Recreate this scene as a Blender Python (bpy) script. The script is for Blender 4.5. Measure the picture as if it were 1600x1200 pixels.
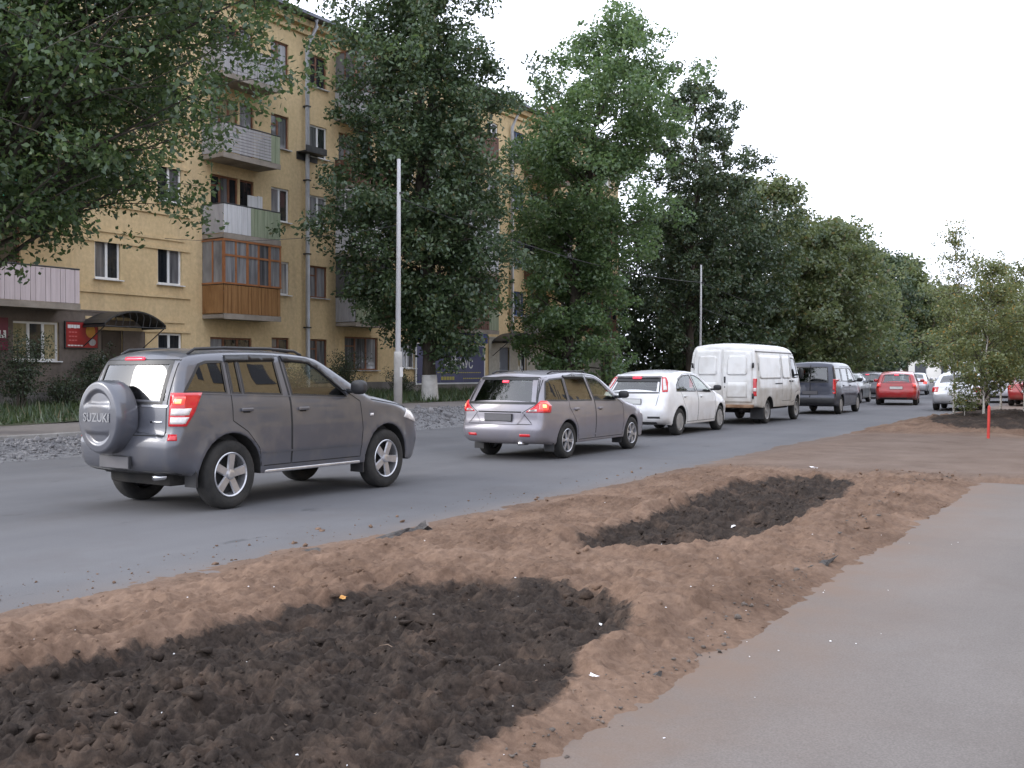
import bpy, bmesh, math, random
import numpy as np
from mathutils import Vector, Matrix
from mathutils.bvhtree import BVHTree
from mathutils.geometry import delaunay_2d_cdt

for o in list(bpy.data.objects):
    bpy.data.objects.remove(o)
scene = bpy.context.scene
COL = scene.collection
R = math.radians

# ---------------------------------------------------------------- camera
cam_d = bpy.data.cameras.new('camera')
cam = bpy.data.objects.new('camera', cam_d)
COL.objects.link(cam)
scene.camera = cam
cam.location = (0, 0, 1.45)
cam_d.sensor_width = 36
cam_d.lens = 36.0
cam_d.clip_start = 0.05
cam_d.clip_end = 3000
cam.rotation_euler = (R(90 - 0.64), 0, R(32))

# ---------------------------------------------------------------- world, sun, exposure
SUN = Vector((-0.65, -0.57, 0.42)).normalized()
world = bpy.data.worlds.new('World')
scene.world = world
world.use_nodes = True
nt = world.node_tree
nt.nodes.clear()
wo = nt.nodes.new('ShaderNodeOutputWorld')
bg = nt.nodes.new('ShaderNodeBackground')
sky = nt.nodes.new('ShaderNodeTexSky')
sky.sky_type = 'NISHITA'
sky.sun_disc = False
sky.sun_elevation = math.asin(SUN.z)
sky.sun_rotation = math.atan2(SUN.x, SUN.y)
sky.air_density = 1.0
sky.dust_density = 6.0
sky.ozone_density = 1.0
hs = nt.nodes.new('ShaderNodeHueSaturation')      # a veil of thin white cloud over the whole sky
hs.inputs['Saturation'].default_value = 0.30
hs.inputs['Value'].default_value = 1.0
cl = nt.nodes.new('ShaderNodeMixRGB')
cl.inputs['Fac'].default_value = 0.72
cl.inputs['Color2'].default_value = (13.8, 14.6, 16.9, 1)
nt.links.new(sky.outputs[0], hs.inputs['Color'])
nt.links.new(hs.outputs[0], cl.inputs['Color1'])
nt.links.new(cl.outputs[0], bg.inputs['Color'])
bg.inputs['Strength'].default_value = 0.15
nt.links.new(bg.outputs[0], wo.inputs[0])

sun_d = bpy.data.lights.new('sun', 'SUN')
sun_d.energy = 1.1
sun_d.angle = R(23)
sun_d.color = (1.0, 0.95, 0.88)
sun = bpy.data.objects.new('sun', sun_d)
COL.objects.link(sun)
sun.rotation_euler = SUN.to_track_quat('Z', 'Y').to_euler()
sun.location = (-20, -15, 30)

scene.view_settings.view_transform = 'Standard'
scene.view_settings.look = 'None'
scene.view_settings.exposure = 0.34
scene.view_settings.gamma = 1.0
scene.view_settings.use_curve_mapping = False
scene.render.engine = 'CYCLES'

# ---------------------------------------------------------------- helpers: objects
def link(name, me, mat=None, parent=None):
    o = bpy.data.objects.new(name, me)
    COL.objects.link(o)
    if mat is not None:
        for m in (mat if isinstance(mat, (list, tuple)) else [mat]):
            if me is not None:
                me.materials.append(m)
    if parent is not None:
        o.parent = parent
    return o

def tag(o, label=None, cat=None, group=None, kind=None):
    if label: o['label'] = label
    if cat: o['category'] = cat
    if group: o['group'] = group
    if kind: o['kind'] = kind
    return o

def empty(name, loc=(0, 0, 0), rz=0.0):
    o = bpy.data.objects.new(name, None)
    o.empty_display_size = 0.2
    COL.objects.link(o)
    o.location = loc
    o.rotation_euler = (0, 0, rz)
    return o

def mk(name, verts, faces, mat=None, parent=None, smooth=False, mids=None, attrs=None):
    me = bpy.data.meshes.new(name)
    verts = np.asarray(verts, dtype=np.float32)
    if isinstance(faces, np.ndarray):
        n, k = faces.shape
        me.vertices.add(len(verts)); me.vertices.foreach_set('co', verts.ravel())
        me.loops.add(n * k); me.loops.foreach_set('vertex_index', faces.astype(np.int32).ravel())
        me.polygons.add(n)
        me.polygons.foreach_set('loop_start', np.arange(0, n * k, k, dtype=np.int32))
        me.polygons.foreach_set('loop_total', np.full(n, k, dtype=np.int32))
        me.update(calc_edges=True)
    else:
        me.from_pydata([tuple(map(float, v)) for v in verts], [], faces)
    if smooth:
        me.polygons.foreach_set('use_smooth', np.ones(len(me.polygons), dtype=bool))
    if mids is not None:
        me.polygons.foreach_set('material_index', np.asarray(mids, dtype=np.int32))
    if attrs:
        for k_, a in attrs.items():
            at = me.attributes.new(k_, 'FLOAT', 'POINT')
            at.data.foreach_set('value', np.asarray(a, dtype=np.float32))
    me.update()
    return link(name, me, mat, parent)

class MB:
    """collects simple shapes; build() links them as one mesh object"""
    def __init__(s):
        s.v = []; s.f = []; s.m = []
    def add(s, v, f, m=0):
        b = len(s.v)
        s.v.extend([tuple(p) for p in v]); s.f.extend([tuple(i + b for i in q) for q in f]); s.m.extend([m] * len(f))
        return s
    def box(s, x0, x1, y0, y1, z0, z1, m=0):
        if x0 > x1: x0, x1 = x1, x0
        if y0 > y1: y0, y1 = y1, y0
        v = [(x0, y0, z0), (x1, y0, z0), (x1, y1, z0), (x0, y1, z0), (x0, y0, z1), (x1, y0, z1), (x1, y1, z1), (x0, y1, z1)]
        f = [(3, 2, 1, 0), (4, 5, 6, 7), (0, 1, 5, 4), (1, 2, 6, 5), (2, 3, 7, 6), (3, 0, 4, 7)]
        return s.add(v, f, m)
    def rbox(s, x0, x1, y0, y1, z0, z1, b=0.02, m=0):
        bm = bmesh.new()
        bmesh.ops.create_cube(bm, size=1)
        for v in bm.verts:
            v.co = Vector(((x0 + x1) / 2 + v.co.x * (x1 - x0), (y0 + y1) / 2 + v.co.y * (y1 - y0), (z0 + z1) / 2 + v.co.z * (z1 - z0)))
        bmesh.ops.bevel(bm, geom=bm.edges[:], offset=b, segments=2, affect='EDGES', profile=0.6)
        s.bm(bm, m)
        return s
    def bm(s, bm, m=0):
        bm.verts.index_update()
        s.add([v.co[:] for v in bm.verts], [[v.index for v in f.verts] for f in bm.faces], m)
        bm.free()
        return s
    def tube(s, pts, rad, n=8, m=0, caps=True):
        pts = [Vector(p) for p in pts]
        rr = rad if isinstance(rad, (list, tuple, np.ndarray)) else [rad] * len(pts)
        v = []; f = []
        up = Vector((0, 0, 1))
        for i, p in enumerate(pts):
            t = (pts[min(i + 1, len(pts) - 1)] - pts[max(i - 1, 0)]).normalized()
            a = t.cross(up if abs(t.z) < 0.95 else Vector((0, 1, 0))).normalized()
            b = t.cross(a).normalized()
            for k in range(n):
                w = 2 * math.pi * k / n
                v.append(p + (a * math.cos(w) + b * math.sin(w)) * rr[i])
        for i in range(len(pts) - 1):
            for k in range(n):
                f.append((i * n + k, i * n + (k + 1) % n, (i + 1) * n + (k + 1) % n, (i + 1) * n + k))
        if caps:
            f.append(tuple(range(n))[::-1]); f.append(tuple(range((len(pts) - 1) * n, len(pts) * n)))
        return s.add(v, f, m)
    def lathe(s, prof, n=24, axis='x', m=0, c=(0, 0, 0)):
        """prof: list of (radius, along)"""
        v = []; f = []
        for (r, a) in prof:
            for k in range(n):
                w = 2 * math.pi * k / n
                p = {'x': (a, r * math.cos(w), r * math.sin(w)), 'y': (r * math.cos(w), a, -r * math.sin(w)), 'z': (r * math.cos(w), r * math.sin(w), a)}[axis]
                v.append((p[0] + c[0], p[1] + c[1], p[2] + c[2]))
        for i in range(len(prof) - 1):
            for k in range(n):
                f.append((i * n + k, (i + 1) * n + k, (i + 1) * n + (k + 1) % n, i * n + (k + 1) % n))
        return s.add(v, f, m)
    def build(s, name, mat=None, parent=None, smooth=False, bevel=0):
        o = mk(name, s.v, s.f, mat, parent, smooth, s.m)
        return o

# ---------------------------------------------------------------- helpers: numpy noise
_rg = np.random.default_rng(7)
_perm = _rg.permutation(512)
_grad = _rg.normal(size=(512, 2)); _grad /= np.linalg.norm(_grad, axis=1)[:, None]
def pnoise(x, y):
    xi = np.floor(x).astype(int); yi = np.floor(y).astype(int)
    fx = x - xi; fy = y - yi
    u = fx * fx * fx * (fx * (fx * 6 - 15) + 10); v = fy * fy * fy * (fy * (fy * 6 - 15) + 10)
    def g(ix, iy, dx, dy):
        h = _perm[(_perm[ix % 512] + iy) % 512]
        return _grad[h, 0] * dx + _grad[h, 1] * dy
    a = g(xi, yi, fx, fy); b = g(xi + 1, yi, fx - 1, fy); c = g(xi, yi + 1, fx, fy - 1); d = g(xi + 1, yi + 1, fx - 1, fy - 1)
    return (a + (b - a) * u) * (1 - v) + (c + (d - c) * u) * v
def fbm(x, y, s, o=4, ridged=False, gain=0.5):
    t = np.zeros_like(x, dtype=float); amp = 1.0; f = 1.0 / s
    for i in range(o):
        n = pnoise(x * f + 17.3 * i, y * f - 9.1 * i)
        t += amp * ((1 - 2 * np.abs(n)) - 0.5 if ridged else n)
        amp *= gain; f *= 2.03
    return t
def pdist(P, poly, closed=True):
    """distance of points to a polyline, index of nearest segment"""
    P = np.asarray(P, float); A = np.asarray(poly, float)
    B = np.roll(A, -1, 0) if closed else A[1:]
    if not closed: A = A[:-1]
    best = np.full(len(P), 1e9); bi = np.zeros(len(P), int)
    for i in range(len(A)):
        d = B[i] - A[i]; L = d @ d + 1e-12
        t = np.clip(((P - A[i]) @ d) / L, 0, 1)
        q = A[i] + t[:, None] * d
        ds = np.hypot(P[:, 0] - q[:, 0], P[:, 1] - q[:, 1])
        m = ds < best
        best[m] = ds[m]; bi[m] = i
    return best, bi
def inpoly(P, poly):
    P = np.asarray(P, float); A = np.asarray(poly, float); B = np.roll(A, -1, 0)
    c = np.zeros(len(P), bool)
    for a, b in zip(A, B):
        if a[1] == b[1]: continue
        cond = ((a[1] > P[:, 1]) != (b[1] > P[:, 1])) & (P[:, 0] < (b[0] - a[0]) * (P[:, 1] - a[1]) / (b[1] - a[1]) + a[0])
        c ^= cond
    return c
def chaikin(p, it=2, closed=False, w=0.25):
    p = [np.array(q, float) for q in p]
    for _ in range(it):
        q = []
        n = len(p)
        for i in range(n if closed else n - 1):
            a, b = p[i], p[(i + 1) % n]
            q += [a * (1 - w) + b * w, a * w + b * (1 - w)]
        if not closed: q = [p[0]] + q + [p[-1]]
        p = q
    return np.array(p)
def resample(p, step, closed=False):
    p = np.asarray(p, float)
    if closed: p = np.vstack([p, p[:1]])
    s = np.concatenate([[0], np.cumsum(np.hypot(*np.diff(p, axis=0).T))])
    n = max(2, int(round(s[-1] / step)))
    t = np.linspace(0, s[-1], n + 1)
    q = np.stack([np.interp(t, s, p[:, 0]), np.interp(t, s, p[:, 1])], 1)
    return q[:-1] if closed else q
def densify(p, step, closed=True):
    """keeps corners, adds points between"""
    out = []
    p = np.asarray(p, float); n = len(p)
    for i in range(n if closed else n - 1):
        a, b = p[i], p[(i + 1) % n]
        k = max(1, int(np.ceil(np.hypot(*(b - a)) / step)))
        for j in range(k): out.append(a + (b - a) * j / k)
    if not closed: out.append(p[-1])
    return np.array(out)

# ---------------------------------------------------------------- helpers: materials
MATS = {}
def mat(name, col, col2=None, rough=0.7, metal=0.0, scale=4.0, detail=6, bump=0.0, bscale=None, coat=0.0, spec=0.5,
        dirt=None, dirt_z=(0.2, 0.7), emit=None, estr=0.0, coords='Object', contrast=(0.35, 0.65), stretch=None):
    m = bpy.data.materials.new(name)
    m.use_nodes = True
    t = m.node_tree; N = t.nodes; L = t.links
    b = N['Principled BSDF']
    b.inputs['Roughness'].default_value = rough
    b.inputs['Metallic'].default_value = metal
    b.inputs['Specular IOR Level'].default_value = spec
    if coat: b.inputs['Coat Weight'].default_value = coat; b.inputs['Coat Roughness'].default_value = 0.06
    tc = N.new('ShaderNodeTexCoord')
    src = tc.outputs[coords]
    if stretch:
        mp = N.new('ShaderNodeMapping'); mp.inputs['Scale'].default_value = stretch
        L.new(src, mp.inputs[0]); src = mp.outputs[0]
    out = None
    if col2 is not None:
        n = N.new('ShaderNodeTexNoise'); n.inputs['Scale'].default_value = scale; n.inputs['Detail'].default_value = detail
        n.inputs['Roughness'].default_value = 0.62
        L.new(src, n.inputs['Vector'])
        cr = N.new('ShaderNodeValToRGB')
        cr.color_ramp.elements[0].position, cr.color_ramp.elements[1].position = contrast
        cr.color_ramp.elements[0].color = (*col, 1); cr.color_ramp.elements[1].color = (*col2, 1)
        L.new(n.outputs[0], cr.inputs[0])
        out = cr.outputs[0]
    else:
        rgb = N.new('ShaderNodeRGB'); rgb.outputs[0].default_value = (*col, 1); out = rgb.outputs[0]
    if dirt is not None:                      # road dirt thrown up on the lower body
        sep = N.new('ShaderNodeSeparateXYZ'); L.new(tc.outputs['Object'], sep.inputs[0])
        nz = N.new('ShaderNodeTexNoise'); nz.inputs['Scale'].default_value = 3.5; nz.inputs['Detail'].default_value = 7
        L.new(tc.outputs['Object'], nz.inputs['Vector'])
        mr = N.new('ShaderNodeMapRange'); mr.inputs[1].default_value = dirt_z[1]; mr.inputs[2].default_value = dirt_z[0]
        L.new(sep.outputs[2], mr.inputs[0])
        mu = N.new('ShaderNodeMath'); mu.operation = 'MULTIPLY_ADD'
        L.new(nz.outputs[0], mu.inputs[0]); mu.inputs[1].default_value = 1.5; mu.inputs[2].default_value = -0.75
        ad = N.new('ShaderNodeMath'); ad.operation = 'ADD'; ad.use_clamp = True
        L.new(mr.outputs[0], ad.inputs[0]); L.new(mu.outputs[0], ad.inputs[1])
        m2 = N.new('ShaderNodeMath'); m2.operation = 'MULTIPLY'; m2.inputs[1].default_value = 0.75
        L.new(ad.outputs[0], m2.inputs[0])
        mx = N.new('ShaderNodeMixRGB'); mx.inputs['Color2'].default_value = (*dirt, 1)
        L.new(m2.outputs[0], mx.inputs[0]); L.new(out, mx.inputs['Color1']); out = mx.outputs[0]
        rr = N.new('ShaderNodeMapRange'); rr.inputs[3].default_value = rough; rr.inputs[4].default_value = 0.8
        L.new(m2.outputs[0], rr.inputs[0]); L.new(rr.outputs[0], b.inputs['Roughness'])
        mm = N.new('ShaderNodeMapRange'); mm.inputs[3].default_value = metal; mm.inputs[4].default_value = 0.0
        L.new(m2.outputs[0], mm.inputs[0]); L.new(mm.outputs[0], b.inputs['Metallic'])
        if coat:
            cc = N.new('ShaderNodeMapRange'); cc.inputs[3].default_value = coat; cc.inputs[4].default_value = 0.0
            L.new(m2.outputs[0], cc.inputs[0]); L.new(cc.outputs[0], b.inputs['Coat Weight'])
    L.new(out, b.inputs['Base Color'])
    if bump:
        n2 = N.new('ShaderNodeTexNoise'); n2.inputs['Scale'].default_value = bscale or scale * 6; n2.inputs['Detail'].default_value = 5
        L.new(src, n2.inputs['Vector'])
        bp = N.new('ShaderNodeBump'); bp.inputs['Strength'].default_value = bump; bp.inputs['Distance'].default_value = 0.02
        L.new(n2.outputs[0], bp.inputs['Height']); L.new(bp.outputs[0], b.inputs['Normal'])
    if emit is not None:
        b.inputs['Emission Color'].default_value = (*emit, 1); b.inputs['Emission Strength'].default_value = estr
    MATS[name] = m
    return m

def glass_mat(name, tint, refl=1.5):
    m = bpy.data.materials.new(name); m.use_nodes = True
    t = m.node_tree; N = t.nodes; L = t.links
    N.remove(N['Principled BSDF'])
    o = N['Material Output']
    tr = N.new('ShaderNodeBsdfTransparent'); tr.inputs[0].default_value = (*tint, 1)
    gl = N.new('ShaderNodeBsdfGlossy'); gl.inputs['Roughness'].default_value = 0.015; gl.inputs[0].default_value = (1, 1, 1, 1)
    ge = N.new('ShaderNodeNewGeometry')            # thin pane: the same reflectance from both sides (Schlick)
    dt = N.new('ShaderNodeVectorMath'); dt.operation = 'DOT_PRODUCT'; L.new(ge.outputs['Normal'], dt.inputs[0]); L.new(ge.outputs['Incoming'], dt.inputs[1])
    ab = N.new('ShaderNodeMath'); ab.operation = 'ABSOLUTE'; L.new(dt.outputs['Value'], ab.inputs[0])
    om = N.new('ShaderNodeMath'); om.operation = 'SUBTRACT'; om.inputs[0].default_value = 1.0; L.new(ab.outputs[0], om.inputs[1])
    p5 = N.new('ShaderNodeMath'); p5.operation = 'POWER'; p5.inputs[1].default_value = 5.0; L.new(om.outputs[0], p5.inputs[0])
    f0 = 2 * ((refl - 1) / (refl + 1)) ** 2
    fr = N.new('ShaderNodeMath'); fr.operation = 'MULTIPLY_ADD'; fr.inputs[1].default_value = 1 - f0; fr.inputs[2].default_value = f0; L.new(p5.outputs[0], fr.inputs[0])
    mx = N.new('ShaderNodeMixShader')
    L.new(fr.outputs[0], mx.inputs[0]); L.new(tr.outputs[0], mx.inputs[1]); L.new(gl.outputs[0], mx.inputs[2])
    L.new(mx.outputs[0], o.inputs[0])
    MATS[name] = m
    return m

def leaf_mat(name, c1, c2, c3=None, trans=0.35):
    m = bpy.data.materials.new(name); m.use_nodes = True
    t = m.node_tree; N = t.nodes; L = t.links
    N.remove(N['Principled BSDF'])
    o = N['Material Output']
    g = N.new('ShaderNodeNewGeometry')
    cr = N.new('ShaderNodeValToRGB')
    e = cr.color_ramp.elements
    e[0].color = (*c1, 1); e[1].color = (*c2, 1); e[1].position = 0.93 if c3 else 1.0
    if c3:
        k = e.new(0.985); k.color = (*c3, 1)
    L.new(g.outputs['Random Per Island'], cr.inputs[0])
    d = N.new('ShaderNodeBsdfDiffuse'); tl = N.new('ShaderNodeBsdfTranslucent')
    gs = N.new('ShaderNodeBsdfGlossy'); gs.inputs['Roughness'].default_value = 0.45; gs.inputs[0].default_value = (0.8, 0.85, 0.9, 1)
    hs_ = N.new('ShaderNodeHueSaturation'); hs_.inputs['Value'].default_value = 1.3; hs_.inputs['Hue'].default_value = 0.485
    L.new(cr.outputs[0], d.inputs[0]); L.new(cr.outputs[0], hs_.inputs['Color']); L.new(hs_.outputs[0], tl.inputs[0])
    m1 = N.new('ShaderNodeMixShader'); m1.inputs[0].default_value = trans
    L.new(d.outputs[0], m1.inputs[1]); L.new(tl.outputs[0], m1.inputs[2])
    m2 = N.new('ShaderNodeMixShader'); m2.inputs[0].default_value = 0.05
    L.new(m1.outputs[0], m2.inputs[1]); L.new(gs.outputs[0], m2.inputs[2])
    L.new(m2.outputs[0], o.inputs[0])
    MATS[name] = m
    return m

def text_mesh(name, s, size, mt, parent=None, ext=0.004, loc=(0, 0, 0), rot=(0, 0, 0), sx=1.0, bold=0.0):
    cu = bpy.data.curves.new(name, 'FONT'); cu.body = s; cu.size = size; cu.extrude = ext; cu.offset = bold
    cu.align_x = 'CENTER'; cu.align_y = 'CENTER'; cu.resolution_u = 3
    t = bpy.data.objects.new(name + '_curve', cu); COL.objects.link(t)
    bpy.context.view_layer.update()
    me = bpy.data.meshes.new_from_object(t.evaluated_get(bpy.context.evaluated_depsgraph_get()))
    bpy.data.objects.remove(t); bpy.data.curves.remove(cu)
    me.transform(Matrix.Translation(loc) @ Matrix.Rotation(rot[2], 4, 'Z') @ Matrix.Rotation(rot[0], 4, 'X') @ Matrix.Diagonal((sx, 1, 1, 1)))
    me.materials.clear()
    return link(name, me, mt, parent)
# ================================================================ setting: ground, road, soil, pavement
M_ground = mat('ground_dull', (0.07, 0.075, 0.04), (0.12, 0.10, 0.07), scale=0.15, rough=0.95)

def asphalt_mat(name, c1, c2, dust, edge_axis_x, edge_w, fine=110.0, spots=True):
    """worn asphalt: fine aggregate grain, large stains, dust lying along one edge"""
    m = bpy.data.materials.new(name); m.use_nodes = True
    t = m.node_tree; N = t.nodes; L = t.links; b = N['Principled BSDF']
    tc = N.new('ShaderNodeTexCoord')
    def noise(s, d=6, vec=None, r=0.6):
        n = N.new('ShaderNodeTexNoise'); n.inputs['Scale'].default_value = s; n.inputs['Detail'].default_value = d; n.inputs['Roughness'].default_value = r
        L.new(vec or tc.outputs['Object'], n.inputs['Vector']); return n.outputs[0]
    def ramp(src, p0, p1, ca, cb):
        c = N.new('ShaderNodeValToRGB'); c.color_ramp.elements[0].position = p0; c.color_ramp.elements[1].position = p1
        c.color_ramp.elements[0].color = (*ca, 1); c.color_ramp.elements[1].color = (*cb, 1); L.new(src, c.inputs[0]); return c.outputs[0]
    def mix(f, a, b_, mode='MIX'):
        x = N.new('ShaderNodeMixRGB'); x.blend_type = mode
        if isinstance(f, float): x.inputs[0].default_value = f
        else: L.new(f, x.inputs[0])
        for i, q in ((1, a), (2, b_)):
            if isinstance(q, tuple): x.inputs[i].default_value = (*q, 1)
            else: L.new(q, x.inputs[i])
        return x.outputs[0]
    mp = N.new('ShaderNodeMapping'); mp.inputs['Scale'].default_value = (1.0, 0.12, 1.0); L.new(tc.outputs['Object'], mp.inputs[0])
    base = ramp(noise(0.7, 5, mp.outputs[0]), 0.35, 0.68, c1, c2)          # tyre-worn streaks along the road
    base = mix(0.5, base, ramp(noise(0.35, 6), 0.35, 0.65, c1, c2))
    grain = ramp(noise(fine, 3), 0.3, 0.7, (0.72, 0.72, 0.72), (1.25, 1.25, 1.25))
    base = mix(0.8, base, grain, 'MULTIPLY')
    blot = ramp(noise(0.9, 9, None, 0.72), 0.50, 0.74, (0, 0, 0), (0.5, 0.5, 0.5))
    base = mix(blot, base, tuple(0.62 * c + 0.2 * d for c, d in zip(c1, dust)))
    if spots:
        mp2 = N.new('ShaderNodeMapping'); mp2.inputs['Scale'].default_value = (1.0, 0.45, 1.0); L.new(tc.outputs['Object'], mp2.inputs[0])
        sp = ramp(noise(2.6, 5, mp2.outputs[0]), 0.645, 0.70, (0, 0, 0), (0.6, 0.6, 0.6))
        base = mix(sp, base, tuple(0.55 * c for c in c1))
    sx = N.new('ShaderNodeSeparateXYZ'); L.new(tc.outputs['Object'], sx.inputs[0])
    mr = N.new('ShaderNodeMapRange'); mr.inputs[1].default_value = edge_axis_x; mr.inputs[2].default_value = edge_axis_x + edge_w
    mr.inputs[3].default_value = 1.0; mr.inputs[4].default_value = 0.0
    L.new(sx.outputs[0], mr.inputs[0])
    pw = N.new('ShaderNodeMath'); pw.operation = 'POWER'; pw.inputs[1].default_value = 1.8; L.new(mr.outputs[0], pw.inputs[0])
    nm = ramp(noise(1.3, 8, None, 0.7), 0.3, 0.7, (0.25, 0.25, 0.25), (1.6, 1.6, 1.6))
    mm = N.new('ShaderNodeMath'); mm.operation = 'MULTIPLY'; mm.use_clamp = True; L.new(pw.outputs[0], mm.inputs[0]); L.new(nm, mm.inputs[1])
    base = mix(mm.outputs[0], base, dust)
    L.new(base, b.inputs['Base Color'])
    b.inputs['Roughness'].default_value = 0.82
    b.inputs['Specular IOR Level'].default_value = 0.3
    bp = N.new('ShaderNodeBump'); bp.inputs['Strength'].default_value = 0.2; bp.inputs['Distance'].default_value = 0.004
    L.new(noise(fine * 1.3, 4), bp.inputs['Height']); L.new(bp.outputs[0], b.inputs['Normal'])
    return m

M_road = asphalt_mat('road_asphalt', (0.082, 0.082, 0.088), (0.130, 0.130, 0.136), (0.17, 0.125, 0.095), -5.45, -1.0)
M_pave = asphalt_mat('pavement_asphalt', (0.112, 0.100, 0.092), (0.164, 0.148, 0.138), (0.156, 0.107, 0.078), -2.1, 1.5, spots=False)
M_far_path = mat('far_path_asphalt', (0.13, 0.115, 0.11), (0.19, 0.17, 0.16), scale=0.8, rough=0.9, bump=0.2, bscale=30)

def soil_mat(name):
    m = bpy.data.materials.new(name); m.use_nodes = True
    t = m.node_tree; N = t.nodes; L = t.links; b = N['Principled BSDF']
    tc = N.new('ShaderNodeTexCoord')
    at = N.new('ShaderNodeAttribute'); at.attribute_name = 'bed'
    ac = N.new('ShaderNodeAttribute'); ac.attribute_name = 'pack'
    def noise(s, d=8, r=0.65):
        n = N.new('ShaderNodeTexNoise'); n.inputs['Scale'].default_value = s; n.inputs['Detail'].default_value = d; n.inputs['Roughness'].default_value = r
        L.new(tc.outputs['Object'], n.inputs['Vector']); return n.outputs[0]
    def ramp(src, stops):
        c = N.new('ShaderNodeValToRGB'); e = c.color_ramp.elements
        e[0].position = stops[0][0]; e[0].color = (*stops[0][1], 1); e[1].position = stops[-1][0]; e[1].color = (*stops[-1][1], 1)
        for p, cc in stops[1:-1]:
            k = e.new(p); k.color = (*cc, 1)
        L.new(src, c.inputs[0]); return c.outputs[0]
    def mixc(f, a, b_):
        x = N.new('ShaderNodeMixRGB'); L.new(f, x.inputs[0]); L.new(a, x.inputs[1]); L.new(b_, x.inputs[2]); return x.outputs[0]
    brown = ramp(noise(2.2), [(0.25, (0.090, 0.056, 0.038)), (0.5, (0.168, 0.111, 0.079)), (0.75, (0.248, 0.172, 0.126))])
    brown2 = ramp(noise(26, 4), [(0.25, (0.053, 0.033, 0.024)), (0.75, (0.255, 0.176, 0.130))])
    x = N.new('ShaderNodeMixRGB'); x.inputs[0].default_value = 0.4; L.new(brown, x.inputs[1]); L.new(brown2, x.inputs[2]); brown = x.outputs[0]
    dark = ramp(noise(5.0), [(0.28, (0.014, 0.011, 0.010)), (0.55, (0.034, 0.026, 0.021)), (0.8, (0.085, 0.060, 0.044))])
    dark2 = ramp(noise(40, 4), [(0.3, (0.014, 0.011, 0.010)), (0.7, (0.062, 0.048, 0.040))])
    x = N.new('ShaderNodeMixRGB'); x.inputs[0].default_value = 0.5; L.new(dark, x.inputs[1]); L.new(dark2, x.inputs[2]); dark = x.outputs[0]
    dustm = ramp(noise(2.6, 9, 0.75), [(0.50, (0, 0, 0)), (0.72, (0.42, 0.42, 0.42))])      # brown crumbs trodden into the dark earth
    dark = mixc(dustm, dark, brown)
    packed = ramp(noise(1.1), [(0.3, (0.118, 0.086, 0.069)), (0.7, (0.170, 0.130, 0.108))])
    # ragged border of the dark earth
    ad = N.new('ShaderNodeMath'); ad.operation = 'MULTIPLY_ADD'; ad.inputs[1].default_value = 0.75; L.new(noise(8, 10, 0.75), ad.inputs[0]); L.new(at.outputs['Fac'], ad.inputs[2])
    mr = N.new('ShaderNodeMapRange'); mr.inputs[1].default_value = 0.60; mr.inputs[2].default_value = 0.80; L.new(ad.outputs[0], mr.inputs[0])
    damp = ramp(noise(0.8, 6), [(0.36, (0.74, 0.71, 0.69)), (0.64, (1.10, 1.09, 1.08))])      # damp and dry patches
    dm = N.new('ShaderNodeMixRGB'); dm.blend_type = 'MULTIPLY'; dm.inputs[0].default_value = 1.0; L.new(brown, dm.inputs[1]); L.new(damp, dm.inputs[2]); brown = dm.outputs[0]
    c = mixc(ac.outputs['Fac'], brown, packed)
    c = mixc(mr.outputs[0], c, dark)
    L.new(c, b.inputs['Base Color'])
    b.inputs['Roughness'].default_value = 0.97; b.inputs['Specular IOR Level'].default_value = 0.15
    bp = N.new('ShaderNodeBump'); bp.inputs['Strength'].default_value = 0.7; bp.inputs['Distance'].default_value = 0.012
    L.new(noise(75, 6, 0.7), bp.inputs['Height']); L.new(bp.outputs[0], b.inputs['Normal'])
    return m
M_soil = soil_mat('soil')
M_gravel = mat('gravel_base', (0.10, 0.10, 0.105), (0.18, 0.178, 0.182), scale=14, rough=0.9, bump=0.6, bscale=30)
M_stone = mat('crushed_stone', (0.115, 0.113, 0.12), (0.21, 0.203, 0.205), scale=3.0, rough=0.9)
M_lawn = mat('lawn_earth', (0.035, 0.045, 0.018), (0.075, 0.07, 0.035), scale=1.2, rough=0.95)
M_kerb = mat('kerb_concrete', (0.20, 0.19, 0.18), (0.30, 0.29, 0.28), scale=3, rough=0.9)
M_blade = leaf_mat('grass_blade', (0.030, 0.060, 0.018), (0.075, 0.105, 0.035), (0.16, 0.13, 0.06), 0.25)

def grid(name, xs, ys, zf, mt, attrs=None, kind='structure', smooth=True):
    X, Y = np.meshgrid(xs, ys)
    Z = zf(X, Y)
    v = np.stack([X.ravel(), Y.ravel(), Z.ravel()], 1)
    nx, ny = len(xs), len(ys)
    i = (np.arange(ny - 1)[:, None] * nx + np.arange(nx - 1)[None]).ravel()
    f = np.stack([i, i + 1, i + nx + 1, i + nx], 1)
    a = {k: fn(X, Y).ravel() for k, fn in attrs.items()} if attrs else None
    o = mk(name, v, f, mt, None, smooth, None, a)
    if kind: o['kind'] = kind
    return o

tag(mk('ground', [(-1500, -1500, -0.12), (1500, -1500, -0.12), (1500, 1500, -0.12), (-1500, 1500, -0.12)], [(0, 1, 2, 3)], M_ground), kind='structure')

def bend(Y):
    return -0.0016 * np.maximum(Y - 48, 0) ** 2
# road: crowned a little, right edge hidden under the soil, wider beyond the birches
ry = np.concatenate([np.arange(-40, 48, 4), np.arange(48, 230, 6)]).astype(float)
rv = []; rf = []
us = np.linspace(0, 1, 13)
for Y in ry:
    xr = np.interp(Y, [-40, 33, 39, 300], [-5.2, -5.2, -2.6, -2.6]) + bend(Y); xl = -15.7 + bend(Y)
    for u in us: rv.append((xr + (xl - xr) * u, Y, 0.0 - 0.0 * u))
for j in range(len(ry) - 1):
    for i in range(12):
        a = j * 13 + i; rf.append((a, a + 13, a + 14, a + 1))
tag(mk('road', rv, rf, M_road), kind='structure')

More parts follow.
